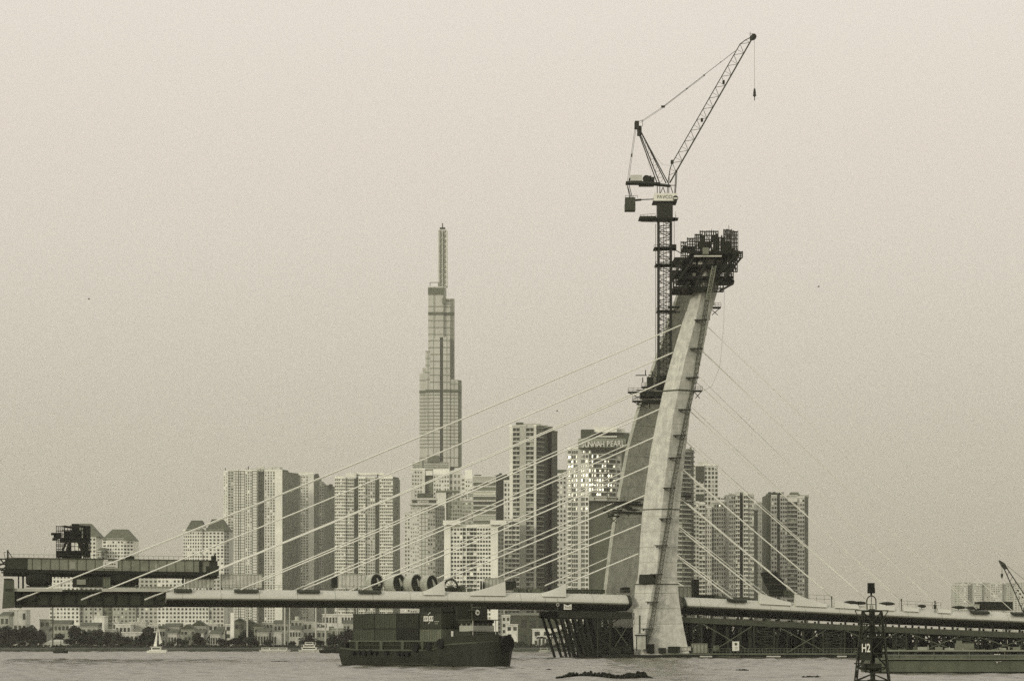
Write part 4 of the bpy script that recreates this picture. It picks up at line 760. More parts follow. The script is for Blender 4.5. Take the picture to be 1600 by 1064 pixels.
# ---------------------------------------------------------------- luffing tower crane
DC = 615.0
def C3(x, y, d=0.0): return P(x, y, DC + d)
ck = mat(.035, .6, .2, .8); cl = mat(.13, .6, .2, .5); cwht = mat(.72, .6, .1, .4)
cr_ = thing('tower_crane', C3(1038, 600), 'tall luffing tower crane with a raised lattice jib standing between the pylon legs', 'tower crane')
mb = MB(); lattice(mb, C3(1038.5, 605), C3(1038.5, 345), 3.3, 3.3, 27, .27, .085)
for x in (1036.5, 1041): mb.tube(C3(x, 600, -1.5), C3(x, 345, -1.5), .07, 4)
mb.build('mast', ck, cr_)
mb = MB()
for x in (1024.5,): mb.tube(C3(x, 596, -2), C3(x, 350, -2), .07, 4)
mb.tube(C3(1053.5, 460, -1), C3(1053.5, 345, -1), .06, 4)
mb.build('service_rail', cl, cr_)
for (x0, x1, y) in ((1022, 1056, 389), (1024, 1054, 415), (1026, 1054, 487)):
    mb = MB(); mb.box(C3((x0 + x1) / 2, y), ((x1 - x0) / F * DC, 4.6, .28)); 
    for xx in (x0, x0 + 9, x1 - 7, x1): mb.tube(C3(xx, y, -2.2), C3(xx, y - 6, -2.2), .05, 4)
    mb.tube(C3(x0, y - 6, -2.2), C3(x1, y - 6, -2.2), .05, 4)
    if y < 487: mb.box(C3(x1 - 3, y - 2, 0), (1.2, 2, 1.4)); mb.box(C3(x0 + 4, y + 1.5, 0), (1.8, 2, .4))
    mb.build('mast_collar', mat(.03), cr_)
mb = MB(); mb.tube(C3(1052, 389), C3(1068, 398, -2), .12, 5); mb.tube(C3(1052, 415), C3(1060, 417, -2), .3, 5); mb.tube(C3(1050, 487), C3(1062, 488, -2), .2, 5); mb.build('tie_strut', ck, cr_)
mb = MB(); mb.box(C3(1038.5, 332), (4.1, 4.1, 4.6)); mb.box(C3(1038.5, 322), (3.0, 3.0, 1.8)); mb.box(C3(1038.5, 327), (3.7, 3.7, 1.2)); mb.tube(C3(1038.5, 320), C3(1038.5, 317), 1.9, 14); mb.build('slewing_column', ck, cr_)
mb = MB(); mb.box(C3(1026, 343), (9.6, 5, .2)); mb.box(C3(1053, 343), (2.2, 4, .2)); mb.box(C3(1012, 340.5), (4.4, 2.4, .5))
for x in (1001, 1006, 1012, 1018, 1024, 1056): mb.tube(C3(x, 343, -2.4), C3(x, 336, -2.4), .05, 4)
mb.tube(C3(1000, 336, -2.4), C3(1024, 334, -2.4), .05, 4); mb.tube(C3(1000, 339.5, -2.4), C3(1024, 339, -2.4), .05, 4); mb.tube(C3(1001, 346.5, -2.4), C3(1028, 347, -2.4), .09, 4); mb.tube(C3(1056, 343, -2.4), C3(1055, 330, -2.4), .04, 4)
mb.build('access_platform', mat(.06), cr_)
mb = MB(); mb.box(C3(1039.5, 311.2), (5.9, 4.6, 2.2)); mb.box(C3(1024.8, 312), (1.3, 4.0, 1.5)); mb.build('machinery_house', cwht, cr_)
mb = MB(); mb.box(C3(1038, 317.6), (6.4, 5, .3)); mb.build('slew_deck', ck, cr_)
mb = MB(); mb.disc(C3(1055.5, 310, -2.6), (0, 1, 0), .72, .2, 20, 0); mb.box(C3(1055.5, 310, -2.75), (1.1, .1, .34), 1); mb.build('round_emblem', [mat(.05), mat(.7)], cr_)
text('FAVCO', 1.25, C3(1038.5, 308, -2.36), 0, mat(.2), cr_, .02, 'lettering', bold=.0)
mb = MB()
for d in (-1.6, 1.6):
    for (a, b_) in (((1027, 304), (1027, 288)), ((1031, 304), (1031, 288)), ((1042.5, 304), (1043, 288)), ((1045, 304), (1045, 288)), ((1031, 304), (1036, 293)), ((1047, 289), (1052, 304)), ((1058, 264), (1055.5, 304)), ((1056, 266), (1054, 304)), ((1036, 293), (1040, 304)), ((1046, 290), (1056, 290))): mb.tube(C3(*a, d), C3(*b_, d), .11, 5)
mb.build('support_frame', ck, cr_)
mb = MB()
for d in (-1.7, 1.7):
    mb.tube(C3(979, 286.4, d), C3(1030, 288, d), .5, 4); mb.tube(C3(1022, 288.5, d), C3(1047, 291, d), .38, 4)
mb.box(C3(1000, 286.5), (7.6, 3, .5)); mb.box(C3(1010, 290), (4, 2.6, .3)); mb.tube(C3(979, 287, -1.7), C3(979, 287, 1.7), .3, 5)
mb.build('counter_jib', ck, cr_)
mb = MB(); mb.box(C3(994, 279.6), (3.1, 2.6, 1.55)); mb.build('engine_house', mat(.55), cr_)
mb = MB(); mb.tube(C3(1010, 279.8, -1.3), C3(1010, 279.8, 1.3), 1.02, 16); mb.build('hoist_drum', ck, cr_); mb = MB(); mb.box(C3(1018.5, 280.5), (1.3, 2, .9)); mb.box(C3(1016, 277), (.5, 1, .6)); mb.tube(C3(983, 283), C3(985, 278), .2, 5); mb.build('motor', ck, cr_)
# A-frame
mb = MB()
for d in (-1.5, 1.5):
    for a, b_ in (((1027, 287), (994.5, 199)), ((1031, 287), (998, 204)), ((1041, 287), (998, 199)), ((1045.5, 289), (1001, 205))): mb.tube(C3(*a, d), C3(*b_, d * .6), .15, 5)
    for i in range(9):
        k = i / 9; a = Vector(C3(1031, 287, d)).lerp(C3(998, 204, d * .6), k); b_ = Vector(C3(1041, 287, d)).lerp(C3(998, 199, d * .6), k); mb.tube(a, b_, .05, 4); b2 = Vector(C3(1041, 287, d)).lerp(C3(998, 199, d * .6), k + .1); mb.tube(a, b2, .04, 4)
mb.build('a_frame', ck, cr_)
mb = MB(); mb.box(C3(994.8, 196), (1.1, 3, 1.7)); mb.box(C3(999, 205), (1.1, 2.6, 2.2), 0); mb.tube(C3(995, 194, -1.2), C3(1000, 212, -1.2), .45, 6); mb.tube(C3(995, 194, 1.2), C3(1000, 212, 1.2), .45, 6); mb.path([C3(995, 192), C3(999, 190), C3(1004, 188), C3(1004, 198)], .06, 4); mb.build('frame_head', ck, cr_)
# jib
JF, JT = (1046.5, 286), (1176.5, 58.5)
def Jp(k, up_, d):
    dx, dy = JT[0] - JF[0], JT[1] - JF[1]; L_ = math.hypot(dx, dy); nx_, ny_ = dy / L_, -dx / L_   # towards upper left
    return C3(JF[0] + dx * k + nx_ * up_, JF[1] + dy * k + ny_ * up_, d)
mb = MB(); n = 27; prof = lambda k: (13.0 * min(1, k / .12 + .25)) if k < .12 else (13.0 if k < .93 else 13.0 * (1 - (k - .93) / .07) + 1.5)
for d in (-.95, .95):
    pr = None
    for i in range(n + 1):
        k = i / n; lo_ = Jp(k, 0, d); up_ = Jp(k, prof(k) * .93, d)
        if pr: mb.tube(pr[0], lo_, .2, 5); mb.tube(pr[1], up_, .13, 5); mb.tube(pr[0] if i % 2 else pr[1], up_ if i % 2 else lo_, .065, 4)
        if i % 2 == 0: mb.tube(lo_, up_, .045, 4)
        pr = (lo_, up_)
for i in range(n + 1):
    k = i / n
    mb.tube(Jp(k, 0, -.95), Jp(k, 0, .95), .06, 4); mb.tube(Jp(k, prof(k) * .93, -.95), Jp(k, prof(k) * .93, .95), .06, 4)
    if i < n: mb.tube(Jp(k, 0, -.95), Jp((i + 1) / n, 0, .95), .045, 4)
mb.build('jib', mat(.075, .6), cr_)
mb = MB()
for k in (.42, .68): mb.box(Jp(k, 5, 0), (.55, 1.2, .8))
mb.box(Jp(.115, 13, 0), (.7, 1.6, .8)); mb.build('jib_winch', ck, cr_)
mb = MB(); mb.disc(C3(1177.5, 58), (0, 1, 0), .75, 1.0, 14); mb.box(C3(1175, 60), (1.0, 1.6, .9)); mb.tube(C3(1172, 58), C3(1172.5, 50), .05, 4); mb.tube(C3(1170, 54), C3(1176, 53), .05, 4); mb.build('jib_head', ck, cr_)
mb = MB(); mb.tube(C3(1003, 189), C3(1036, 167), .045, 4); mb.tube(C3(1001, 192), C3(1036, 169), .045, 4); mb.tube(C3(1036, 167), C3(1149, 80), .075, 5); mb.tube(C3(1036, 168.5), C3(1102, 118), .05, 5); mb.build('luffing_rope', mat(.1), cr_)
for x, y, s in ((1036, 167, .62), (1073, 139, .25), (1100, 118, .3), (1126, 97.5, .22)):
    mb = MB(); mb.box(C3(x, y), (s * 1.6, s, s * .8), 0); mb.build('rope_block', ck, cr_)
mb = MB(); mb.tube(C3(992.5, 198), C3(980, 285), .05, 4); mb.tube(C3(994, 200), C3(982, 285), .05, 4); mb.box(C3(987, 243), (.4, .4, .8)); mb.build('back_stay', mat(.08), cr_)
mb = MB(); mb.path([C3(1004, 212), C3(1022, 242), C3(1036, 258), C3(1048, 259)], .025, 4); mb.path([C3(1000, 212), C3(1012, 250), C3(1020, 282)], .02, 4); mb.build('slack_rope', mat(.2), cr_)
mb = MB()
for a, b_ in (((979.5, 288), (984, 309)), ((982.5, 288), (988, 309)), ((981, 292), (986, 309))): mb.tube(C3(*a), C3(*b_), .1, 5)
mb.tube(C3(984, 313), C3(1023, 311.5), .14, 5); mb.tube(C3(984, 314), C3(1002, 312.5), .3, 5); mb.build('ballast_linkage', ck, cr_)
mb = MB(); mb.box(C3(984.5, 314), (2.7, 2.4, 1.4)); mb.box(C3(984.3, 324.5), (2.8, 3.0, 1.9)); mb.box(C3(984.3, 319), (2.3, 2.6, .7)); mb.box(C3(984.3, 328), (2.2, 2.6, .4))
for x in (977, 983, 990, 996): mb.tube(C3(x, 310, -1.3), C3(x, 305.5, -1.3), .05, 4)
mb.tube(C3(977, 306, -1.3), C3(996, 306, -1.3), .05, 4); mb.build('counterweight', mat(.09, .8, .3, 1), cr_)
mb = MB(); mb.tube(C3(1178.6, 60), C3(1179, 140), .045, 4); mb.build('hoist_rope', mat(.3), cr_)
mb = MB(); mb.tube(C3(1179, 139), C3(1179, 146), .22, 8, 0, .38); mb.tube(C3(1179, 146), C3(1179, 152), .38, 8, 0, .2); mb.tube(C3(1179, 152), C3(1179, 157.5), .12, 6); mb.box(C3(1179, 149.5), (.9, .3, .3)); mb.build('hook_block', ck, cr_)
# ---------------------------------------------------------------- temporary trestle under the deck
def under(t_, off): return DZS(t_) - off
tr = thing('steel_trestle', B(50, 10, 0), 'dark steel falsework trestle carrying the deck right of the pylon', 'trestle')
bm_ = mat(.10, .7, .3, .5); dks = mat(.028, .9, .3, .6)
ts = [TP(x) for x in (1064, 1120, 1180, 1250, 1320, 1390, 1460, 1530, 1600, 1680)]
for o_ in (1.0, 9, 17, 25):
    mb = MB(); n = 24
    for i in range(n):
        a, b_ = ts[0] + (ts[-1] - ts[0]) * i / n, ts[0] + (ts[-1] - ts[0]) * (i + 1) / n
        mb.hexa([B(a, o_, under(a, 6.9)), B(b_, o_, under(b_, 6.9)), B(b_, o_ + 1, under(b_, 6.9)), B(a, o_ + 1, under(a, 6.9)), B(a, o_, under(a, 5.4)), B(b_, o_, under(b_, 5.4)), B(b_, o_ + 1, under(b_, 5.4)), B(a, o_ + 1, under(a, 5.4))], 0)
    mb.build('beam', bm_ if o_ == 1.0 else dks, tr)  # rear rows coloured darker, shade under the deck put into their steel
random.seed(8)
for x in list(range(1072, 1690, 21)):
    t_ = TP(x)
    mb = MB()
    for o_ in (1.5, 25.5): mb.box(B(t_, o_, under(t_, 4.9)), (.5, .5, 1.1))
    mb.build('bearing_block', dks, tr)
PC = []
k = 0
for x in list(range(1080, 1690, 20)):
    for o_ in (3, 10, 18, 26):
        t_ = TP(x + random.uniform(-3, 3)); mb = MB(); lean = random.choice((0, 0, .8, -.8)); mb.tube(B(t_ + lean, o_, -1), B(t_, o_, under(t_, 6.9)), random.choice((.45, .35, .6)), 7)
        k += 1
        if k <= 100: mb.build('pile', dks if o_ > 3 else mat(.05), tr)  # rear piles darker too, with the same painted shade
        else: PC.append(mb)
if PC:
    mb = MB()
    for m_ in PC: mb.add(m_.v, m_.f)
    mb.build('pile', dks, tr)['kind'] = 'stuff'
# lattice towers and crossed braces in the near plane
for (x0, x1) in ((1086, 1100), (1182, 1212), (1290, 1322), (1405, 1420), (1500, 1530), (1600, 1630)):
    mb = MB(); a, b_ = TP((x0 + x1) / 2), TP(x1) - TP(x0); lattice(mb, B(a, 2.5, .3), B(a, 2.5, under(a, 6.9)), b_, b_, 6, .2, .11); mb.build('lattice_tower', mat(.06), tr)
for (xa, xb) in ((1100, 1176), (1220, 1292), (1324, 1402), (1424, 1502), (1530, 1604)):
    mb = MB(); a, b_ = TP(xa), TP(xb); mb.tube(B(a, .8, under(a, 7.1)), B(b_, .8, 1.6), .13, 5); mb.tube(B(a + 2, .8, 1.4), B(b_, .8, under(b_, 7.1)), .13, 5); mb.build('cross_brace', mat(.16), tr)
for o_ in (6, 13, 22):
    mb = MB()
    for x in range(1070, 1690, 26):
        a, b_ = TP(x), TP(x + 26); mb.tube(B(a, o_, under(a, 7)), B(b_, o_, 1), .22, 4); mb.tube(B(a, o_, 1), B(b_, o_, under(b_, 7)), .22, 4); mb.tube(B(a, o_, 5), B(b_, o_, 5), .18, 4); mb.tube(B(a, o_, 2.4), B(b_, o_, 2.4), .18, 4)
    mb.build('bracing', dks, tr)
# dark sheets added behind, standing in for the deep shade under the deck
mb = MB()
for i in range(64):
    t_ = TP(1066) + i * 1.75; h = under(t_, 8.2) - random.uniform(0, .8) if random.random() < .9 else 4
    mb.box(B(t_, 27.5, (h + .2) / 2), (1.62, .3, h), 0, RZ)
mb.build('shade_sheet', mat(.05, .95, .5, .4), tr)
# left trestle with raking piles
tl = thing('raking_pile_trestle', B(-15, 10, 0), 'fan of leaning dark steel piles under the deck left of the pylon', 'trestle')
tA, tB = TP(876), TP(990)
for o_ in (1.5, 13, 24):
    mb = MB(); mb.hexa([B(tA, o_, under(tA, 6.4)), B(tB, o_, under(tB, 6.4)), B(tB, o_ + 1.2, under(tB, 6.4)), B(tA, o_ + 1.2, under(tA, 6.4)), B(tA, o_, under(tA, 4.6)), B(tB, o_, under(tB, 4.6)), B(tB, o_ + 1.2, under(tB, 4.6)), B(tA, o_ + 1.2, under(tA, 4.6))]); mb.build('beam', mat(.045), tl)
for (xt, xb) in ((880, 901), (889, 912), (900, 920), (909, 926), (918, 934), (930, 944), (940, 938), (950, 948), (958, 958)):
    for o_ in ((2, 24) if xt < 925 else (2, 9, 17, 25)):
        ta_, tb_ = TP(xt), TP(xb); mb = MB(); mb.tube(B(tb_, o_, -.6), B(ta_, o_, under(ta_, 6.2)), .38, 7); mb.build('raking_pile', dks, tl)
mb = MB(); lattice(mb, B(TP(946), 2, 0), B(TP(946), 2, under(TP(946), 6.3)), 3.2, 3.2, 6, .2, .12); lattice(mb, B(TP(946), 12, 0), B(TP(946), 12, under(TP(946), 6.3)), 3.2, 3.2, 6, .2, .12); mb.build('lattice_tower', mat(.05), tl)
mb = MB(); a, b_ = TP(954), TP(988); mb.tube(B(a, .8, under(a, 6.8)), B(b_, .8, 2), .12, 5); mb.tube(B(a, .8, .8), B(b_, .8, under(b_, 6.6)), .12, 5); mb.build('cross_brace', mat(.13), tl)
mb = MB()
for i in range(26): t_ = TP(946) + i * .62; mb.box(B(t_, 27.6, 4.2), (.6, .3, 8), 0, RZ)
mb.build('shade_sheet', mat(.04, .95, .4, .4), tl)  # added dark sheets, again in place of under-deck shade
mb = MB()
for i in range(60):
    t_ = random.uniform(TP(884), TP(985)); o_ = random.uniform(3, 26); z = random.uniform(.5, 9.8); mb.tube(B(t_, o_, z), B(t_ + random.choice((-2.4, 2.4, 0)), o_, z + random.choice((0, 1.6, -1.6))), .12, 4)
mb.build('bracing', dks, tl)
sgn = thing('clearance_sign', BPx(887, 947, -.4), 'small white swallow-topped sign lettered 7m5 hung on the deck edge', 'sign')
mb = MB(); c = BPx(887, 947.5, -.4); mb.prism([(0, 0)] * 3, 0, 0) if 0 else None
w, h = 2.0, 1.45
mb.add([(c.x - w / 2, c.y, c.z - h / 2), (c.x + w / 2, c.y, c.z - h / 2), (c.x + w / 2, c.y, c.z + h / 2), (c.x, c.y, c.z + h / 2 - .4), (c.x - w / 2, c.y, c.z + h / 2), (c.x - w / 2, c.y + .1, c.z - h / 2), (c.x + w / 2, c.y + .1, c.z - h / 2), (c.x + w / 2, c.y + .1, c.z + h / 2), (c.x, c.y + .1, c.z + h / 2 - .4), (c.x - w / 2, c.y + .1, c.z + h / 2)], [(0, 1, 3), (1, 2, 3), (0, 3, 4), (5, 8, 6), (6, 8, 7), (5, 9, 8), (0, 5, 6, 1), (1, 6, 7, 2), (2, 7, 8, 3), (3, 8, 9, 4), (4, 9, 5, 0)])
pn = mb.build('panel', mat(.62), sgn); text('7m5', .95, (c.x, c.y - .03, c.z - .2), 0, mat(.05), pn, .01, 'lettering')
sg2 = thing('ring_lamp', BPx(871.5, 944.5, -.5), 'small pale ring marker beside the swallow-topped sign on the deck edge', 'marker')
mb = MB(); c = BPx(871.5, 944.5, -.5)
for i in range(12): a, b_ = i * math.pi / 6, (i + 1) * math.pi / 6; mb.tube(c + Vector((math.cos(a) * .35, 0, math.sin(a) * .35)), c + Vector((math.cos(b_) * .35, 0, math.sin(b_) * .35)), .08, 4)
mb.build('ring', mat(.5), sg2); mb = MB(); mb.tube(c + Vector((0, 0, -.35)), c + Vector((0, .3, -1.3)), .06, 4); mb.build('bracket', mat(.2), sg2)
# work platform at the pylon foot
wp = thing('foot_platform', B(24, 0, 0), 'long low dark work jetty on the water along the pylon foot', 'jetty')
mb = MB(); a, b_ = TP(946, -3), TP(1352, -3); mb.hexa([B(a, -4, .1), B(b_, -4, .1), B(b_, 28, .1), B(a, 28, .1), B(a, -4, .9), B(b_, -4, .9), B(b_, 28, .9), B(a, 28, .9)]); mb.build('jetty_hull', mat(.035), wp)
mb = MB(); a = TP(1036, -3); mb.hexa([B(a, -4.3, .92), B(b_, -4.3, .92), B(b_, 27, .92), B(a, 27, .92), B(a, -4.3, 1.3), B(b_, -4.3, 1.3), B(b_, 27, 1.3), B(a, 27, 1.3)]); mb.build('jetty_deck', mat(.17, .9, .3, .5), wp)
mb = MB()
for i in range(46):
    t_ = TP(1090, -4) + i * .98; mb.tube(B(t_, -4.1, 1.3), B(t_, -4.1, 2.5), .04, 4)
for z in (1.9, 2.5): mb.tube(B(TP(1090, -4), -4.1, z), B(TP(1350, -4), -4.1, z), .045, 4)
mb.build('railing', mat(.2), wp)
for k, (x0, x1) in enumerate(((1093, 1112), (1197, 1219), (1307, 1322), (1122, 1156))):
    mb = MB(); a, b_ = TP(x0, -4), TP(x1, -4); mb.hexa([B(a, -4.45, .3), B(b_, -4.45, .3), B(b_, -4.35, .3), B(a, -4.35, .3), B(a, -4.45, .65), B(b_, -4.45, .65), B(b_, -4.35, .65), B(a, -4.35, .65)]); mb.build('fender_board', mat(.5 if k < 3 else .12), wp)
def crate(x0, x1, y0, y1, o_, label, cat, L_, name, rib=True):
    a, b_ = TP(x0, o_), TP(x1, o_); z0, z1 = ZY(y1, BY(a, o_)), ZY(y0, BY(a, o_)); r = thing(name, B((a + b_) / 2, o_, z0), label, cat); mb = MB(); mb.box(B((a + b_) / 2, o_ + 1.2, (z0 + z1) / 2), (b_ - a, 2.4, z1 - z0), 0, RZ)
    mb.build('body', mat(L_, .8, .2, .8, streak=.2), r); mb = MB()
    if rib:
        n = max(3, int((b_ - a) / .9))
        for i in range(n + 1): mb.box(B(a + (b_ - a) * i / n, o_ - .06, (z0 + z1) / 2), (.12, .12, z1 - z0), 0, RZ)
        mb.box(B((a + b_) / 2, o_ - .07, z1), (b_ - a + .1, .2, .14), 0, RZ); mb.build('rib', mat(L_ * .75), r)
    return r
crate(1083, 1105, 1005, 1019.5, -2.5, 'pale ribbed site container on the jetty by the pylon foot', 'container', .3, 'site_container')
crate(1062, 1079, 1010, 1016, -3, 'small light crate against the right foot of the pylon', 'crate', .5, 'crate')
crate(1118, 1123, 1008, 1016, -3, 'narrow grey cabinet on the jetty between container and white notice board', 'cabinet', .22, 'cabinet')
cs = thing('notice_board', BPx(1149, 1017, -4.5), 'white notice board with a small round emblem, standing on the jetty', 'sign')
mb = MB(); c = BPx(1149.5, 1009, -4.6); mb.box(c, (1.85, .12, 2.45), 0, RZ); pn = mb.build('panel', mat(.72), cs); mb = MB(); mb.disc(c + Vector((0, -.1, .55)), (0, 1, 0), .36, .05, 14); mb.build('emblem', mat(.1), pn); mb = MB(); mb.box(c + Vector((0, -.1, -.3)), (.9, .04, .09)); mb.box(c + Vector((0, -.1, -.65)), (.7, .04, .07)); mb.build('text_line', mat(.25), pn)
mb = MB(); mb.tube(c + Vector((-.6, .1, -2.2)), c + Vector((-.6, .1, -1)), .08, 4); mb.tube(c + Vector((.6, .1, -2.2)), c + Vector((.6, .1, -1)), .08, 4); mb.build('post', steel(), cs)
# hoist cabin at the pylon base
hc = thing('hoist_cabin', P(1002, 1022, 594), 'pale hoist cabin with a dark roof rail standing at the left foot of the pylon', 'cabin')
mb = MB(); mb.box(P(1002, 1003.5, 594.5), (2.2, 2, 3.4)); mb.build('cabin', mat(.42, .8, .2, .6, streak=.3), hc); mb = MB(); mb.box(P(1002, 992, 594.5), (3.2, 2.4, .35)); mb.box(P(995, 1004, 594.3), (.3, .3, 4)); mb.box(P(1009.5, 1004, 594.3), (.3, .3, 4)); mb.box(P(1003, 989.5, 594.5), (2.4, .1, .12)); mb.build('frame', mat(.04), hc)
mb = MB(); mb.box(P(999.5, 975, 594.8), (.45, .4, 4.6)); mb.build('guide_post', mat(.12), hc)
random.seed(12)
for i, (x0, x1, y0, y1, lab) in enumerate(((1012, 1022, 1006, 1020, 'dark fuel drum rack by the hoist cabin'), (1030, 1040, 1012, 1020, 'dark toolbox on the jetty before the pylon foot'), (1045, 1062, 1010, 1019, 'long dark steel stack before the right pylon foot'), (975, 986, 1008, 1019, 'dark winch block at the left end of the jetty'), (958, 970, 1010, 1020, 'low dark generator under the cross-braced bay'), (1160, 1176, 1013, 1018, 'low dark pile of planks right of the white notice board'))):
    crate(x0, x1, y0, y1, -3.4, lab, 'site equipment', .045, 'site_equipment')
# the grey deck barge on the right
D_ = 300.0
bg_ = thing('deck_barge', P(1600, 1052, D_), 'long grey flat barge moored at the right edge in front of the trestle', 'barge')
mb = MB(); xl, xr = (1374 - CX) / F * D_, (1374 - CX) / F * D_ + 60
mb.box(((xl + xr) / 2, D_ + 8, .95), (xr - xl, 16, 2.9)); mb.build('hull', mat(.155, .7, .25, .25, streak=.25), bg_)
mb = MB(); mb.box(((xl + xr) / 2, D_ - .08, 2.28), (xr - xl, .2, .38)); mb.box(((xl + xr) / 2, D_ - .14, 3.05 - .02), (xr - xl, .3, .16)); mb.box(((xl + xr) / 2, D_ - .1, 1.86), (xr - xl, .25, .13)); mb.build('rub_rail', mat(.2), bg_)
bpy.data.objects.remove(bpy.data.objects[bg_.children[-1].name])
mb = MB(); mb.box(((xl + xr) / 2, D_ - .12, 3.0), (xr - xl, .3, .2)); mb.build('gunwale', mat(.26), bg_)
mb = MB(); mb.box(((xl + xr) / 2, D_ - .12, 1.9), (xr - xl, .3, .1)); mb.build('rub_rail', mat(.24), bg_)
mb = MB(); mb.box(((xl + xr) / 2, D_ - .06, 2.83), (xr - xl, .15, .12)); mb.box(((xl + xr) / 2, D_ - .06, 1.76), (xr - xl, .15, .12)); mb.box(((xl + xr) / 2, D_ - .04, .08), (xr - xl, .1, .34)); mb.build('shadow_strip', mat(.03), bg_)  # dark strips on the hull side, painted in place of shadow lines
mb = MB()
for i in range(9): x = xl + 2.5 + i * 4.6; mb.box((x, D_ - .1, 2.4), (.07, .12, .85))
mb.build('rib', mat(.2), bg_)
random.seed(21)
for i in range(22):
    x = xl + 1.5 + i * 1.55 + random.uniform(-.4, .4); mb = MB(); w = random.uniform(.4, 1.5); h = random.choice((.15, .2, .3, .45)); mb.box((x, D_ + random.uniform(.8, 5), 3.05 + h / 2 - .02), (w, .6, h)); mb.tube((x, D_ + .8, 3.0), (x, D_ + .8, 3.1 + h * 1.3), .07, 5); mb.build('deck_fitting', mat(random.choice((.14, .22, .3))), bg_)
mb = MB(); mb.box((67.0 - 7.5, D_ + 3, 3.5), (2.3, 1.2, .9)); mb.box((67.0 - 8.2, D_ + 3, 4.1), (.6, .8, .4)); mb.build('winch', mat(.2), bg_)
mb = MB(); cc = P(1558, 1021.6, D_ - .18)
for dx in (-.28, .0, .3): mb.box(cc + Vector((dx, 0, random.uniform(-.02, .04))), (.2, .04, .1))
mb.build('painted_mark', mat(.62), bg_); mb = MB(); cc = P(1558, 1034, D_ - .18); mb.tube(cc + Vector((-.14, 0, .14)), cc + Vector((0, 0, -.14)), .035, 4); mb.tube(cc + Vector((.14, 0, .14)), cc + Vector((0, 0, -.14)), .035, 4); mb.tube(cc + Vector((.3, 0, .1)), cc + Vector((.55, 0, .1)), .03, 4); mb.build('draught_mark', mat(.6), bg_)
# ---------------------------------------------------------------- the beacon
DB = 200.0
bc = thing('river_beacon', P(1364, 1085, DB), 'dark lattice river beacon lettered H2 with a box lantern on top', 'navigation beacon')
bk = mat(.05, .7, .3, 2); bp2 = lambda x, y, d=0: P(x, y, DB + d)
mb = MB()
legs = []
for sx_, d in ((-1, -.0), (1, -.0), (-1, 2.6), (1, 2.6)):
    pass
xb0, xb1, xt0, xt1 = 1335, 1392, 1348, 1377
tops = [bp2(1347, 955, .3), bp2(1378, 955, .3), bp2(1377, 955, 1.9), bp2(1349, 955, 1.9)]; bots = [bp2(1333, 1086, -.4), bp2(1393, 1086, -.4), bp2(1390, 1086, 2.8), bp2(1337, 1086, 2.8)]
for a, b_ in zip(bots, tops): mb.tube(a, b_, .075, 6)
lv = [0, .28, .34, .47, .72, 1.0]
def at_(i, k): return bots[i].lerp(tops[i], k)
for k in (.10, .175, .335, .5, .69, .85, 1): 
    for i in range(4): mb.tube(at_(i, k), at_(i - 1, k), .055, 5)
mb.build('frame', bk, bc)
mb = MB()
for k0, k1 in ((.0, .175), (.175, .335), (.335, .69), (.69, 1.0)):
    for i in range(4): j = (i + 1) % 4; mb.tube(at_(i, k0), at_(j, k1), .05, 5); mb.tube(at_(j, k0), at_(i, k1), .05, 5)
mb.build('cross_brace', bk, bc)
mb = MB(); 
for i in (0, 1):
    mb.path([at_(i, .10), at_(i, .17).lerp(at_(1 - i, .17), .3), at_(0, .19).lerp(at_(1, .19), .5)], .07, 5)
mb.tube(bp2(1364, 1090, 1.2), bp2(1362.5, 905 + 46, 1.2), .22, 8); mb.tube(bp2(1362.5, 985, 1.1), bp2(1362.5, 951, 1.1), .26, 8); mb.build('central_pipe', bk, bc)
mb = MB(); mb.add([bp2(1345.5, 998, -.18), bp2(1362, 998, -.18), bp2(1362, 1031, -.3), bp2(1343, 1031, -.3), bp2(1345.5, 998, -.12), bp2(1362, 998, -.12), bp2(1362, 1031, -.24), bp2(1343, 1031, -.24)], [(0, 1, 2, 3), (4, 7, 6, 5), (0, 4, 5, 1), (1, 5, 6, 2), (2, 6, 7, 3), (3, 7, 4, 0)]); nb = mb.build('name_board', mat(.045, .7, .4, 2), bc)
text('H2', 1.02, bp2(1353, 1012.5, -.32), 0, mat(.75), nb, .012, 'lettering', sx=.62, bold=.015)
mb = MB(); mb.box(bp2(1370, 1010, 1.2), (.85, .9, 1.9)); mb.build('battery_box', mat(.022), bc)
mb = MB(); mb.box(bp2(1362, 1041, 1.2), (1.5, 1.6, .55)); mb.box(bp2(1368, 1046, 1.1), (.9, 1.0, .5)); mb.box(bp2(1342, 1036, 0), (.75, .5, .12)); mb.tube(bp2(1350, 1040, 0), bp2(1354, 1050, 0), .14, 6); mb.build('fender_block', bk, bc)
mb = MB()
for (a, b_) in (((1336, 953.5), (1388, 953.5)), ((1336, 953.5), (1343, 968)), ((1388, 953.5), (1378, 970)), ((1343, 968), (1350, 1000)), ((1349, 954), (1346, 998)), ((1375, 954), (1380, 998)), ((1351, 954), (1350, 985))):
    for d in (0, 2.0): mb.tube(bp2(*a, d), bp2(*b_, d), .045, 5)
mb.tube(bp2(1336, 953.5, 0), bp2(1336, 953.5, 2), .045, 5); mb.tube(bp2(1388, 953.5, 0), bp2(1388, 953.5, 2), .045, 5); mb.build('gallery', bk, bc)
mb = MB()
for d in (.55, 1.55):
    pts = [bp2(1355, 952, d), bp2(1354.3, 940, d)] + [bp2(1361.5 - 7 * math.cos(a), 938 - 7.5 * math.sin(a), d) for a in [i * math.pi / 10 for i in range(0, 11)]] + [bp2(1368.8, 952, d)]; mb.path(pts, .055, 5)
mb.tube(bp2(1361.5, 952, 1.05), bp2(1361.5, 930, 1.05), .03, 5); mb.tube(bp2(1355, 944, .55), bp2(1368, 944, .55), .03, 5); mb.build('lantern_guard', bk, bc)
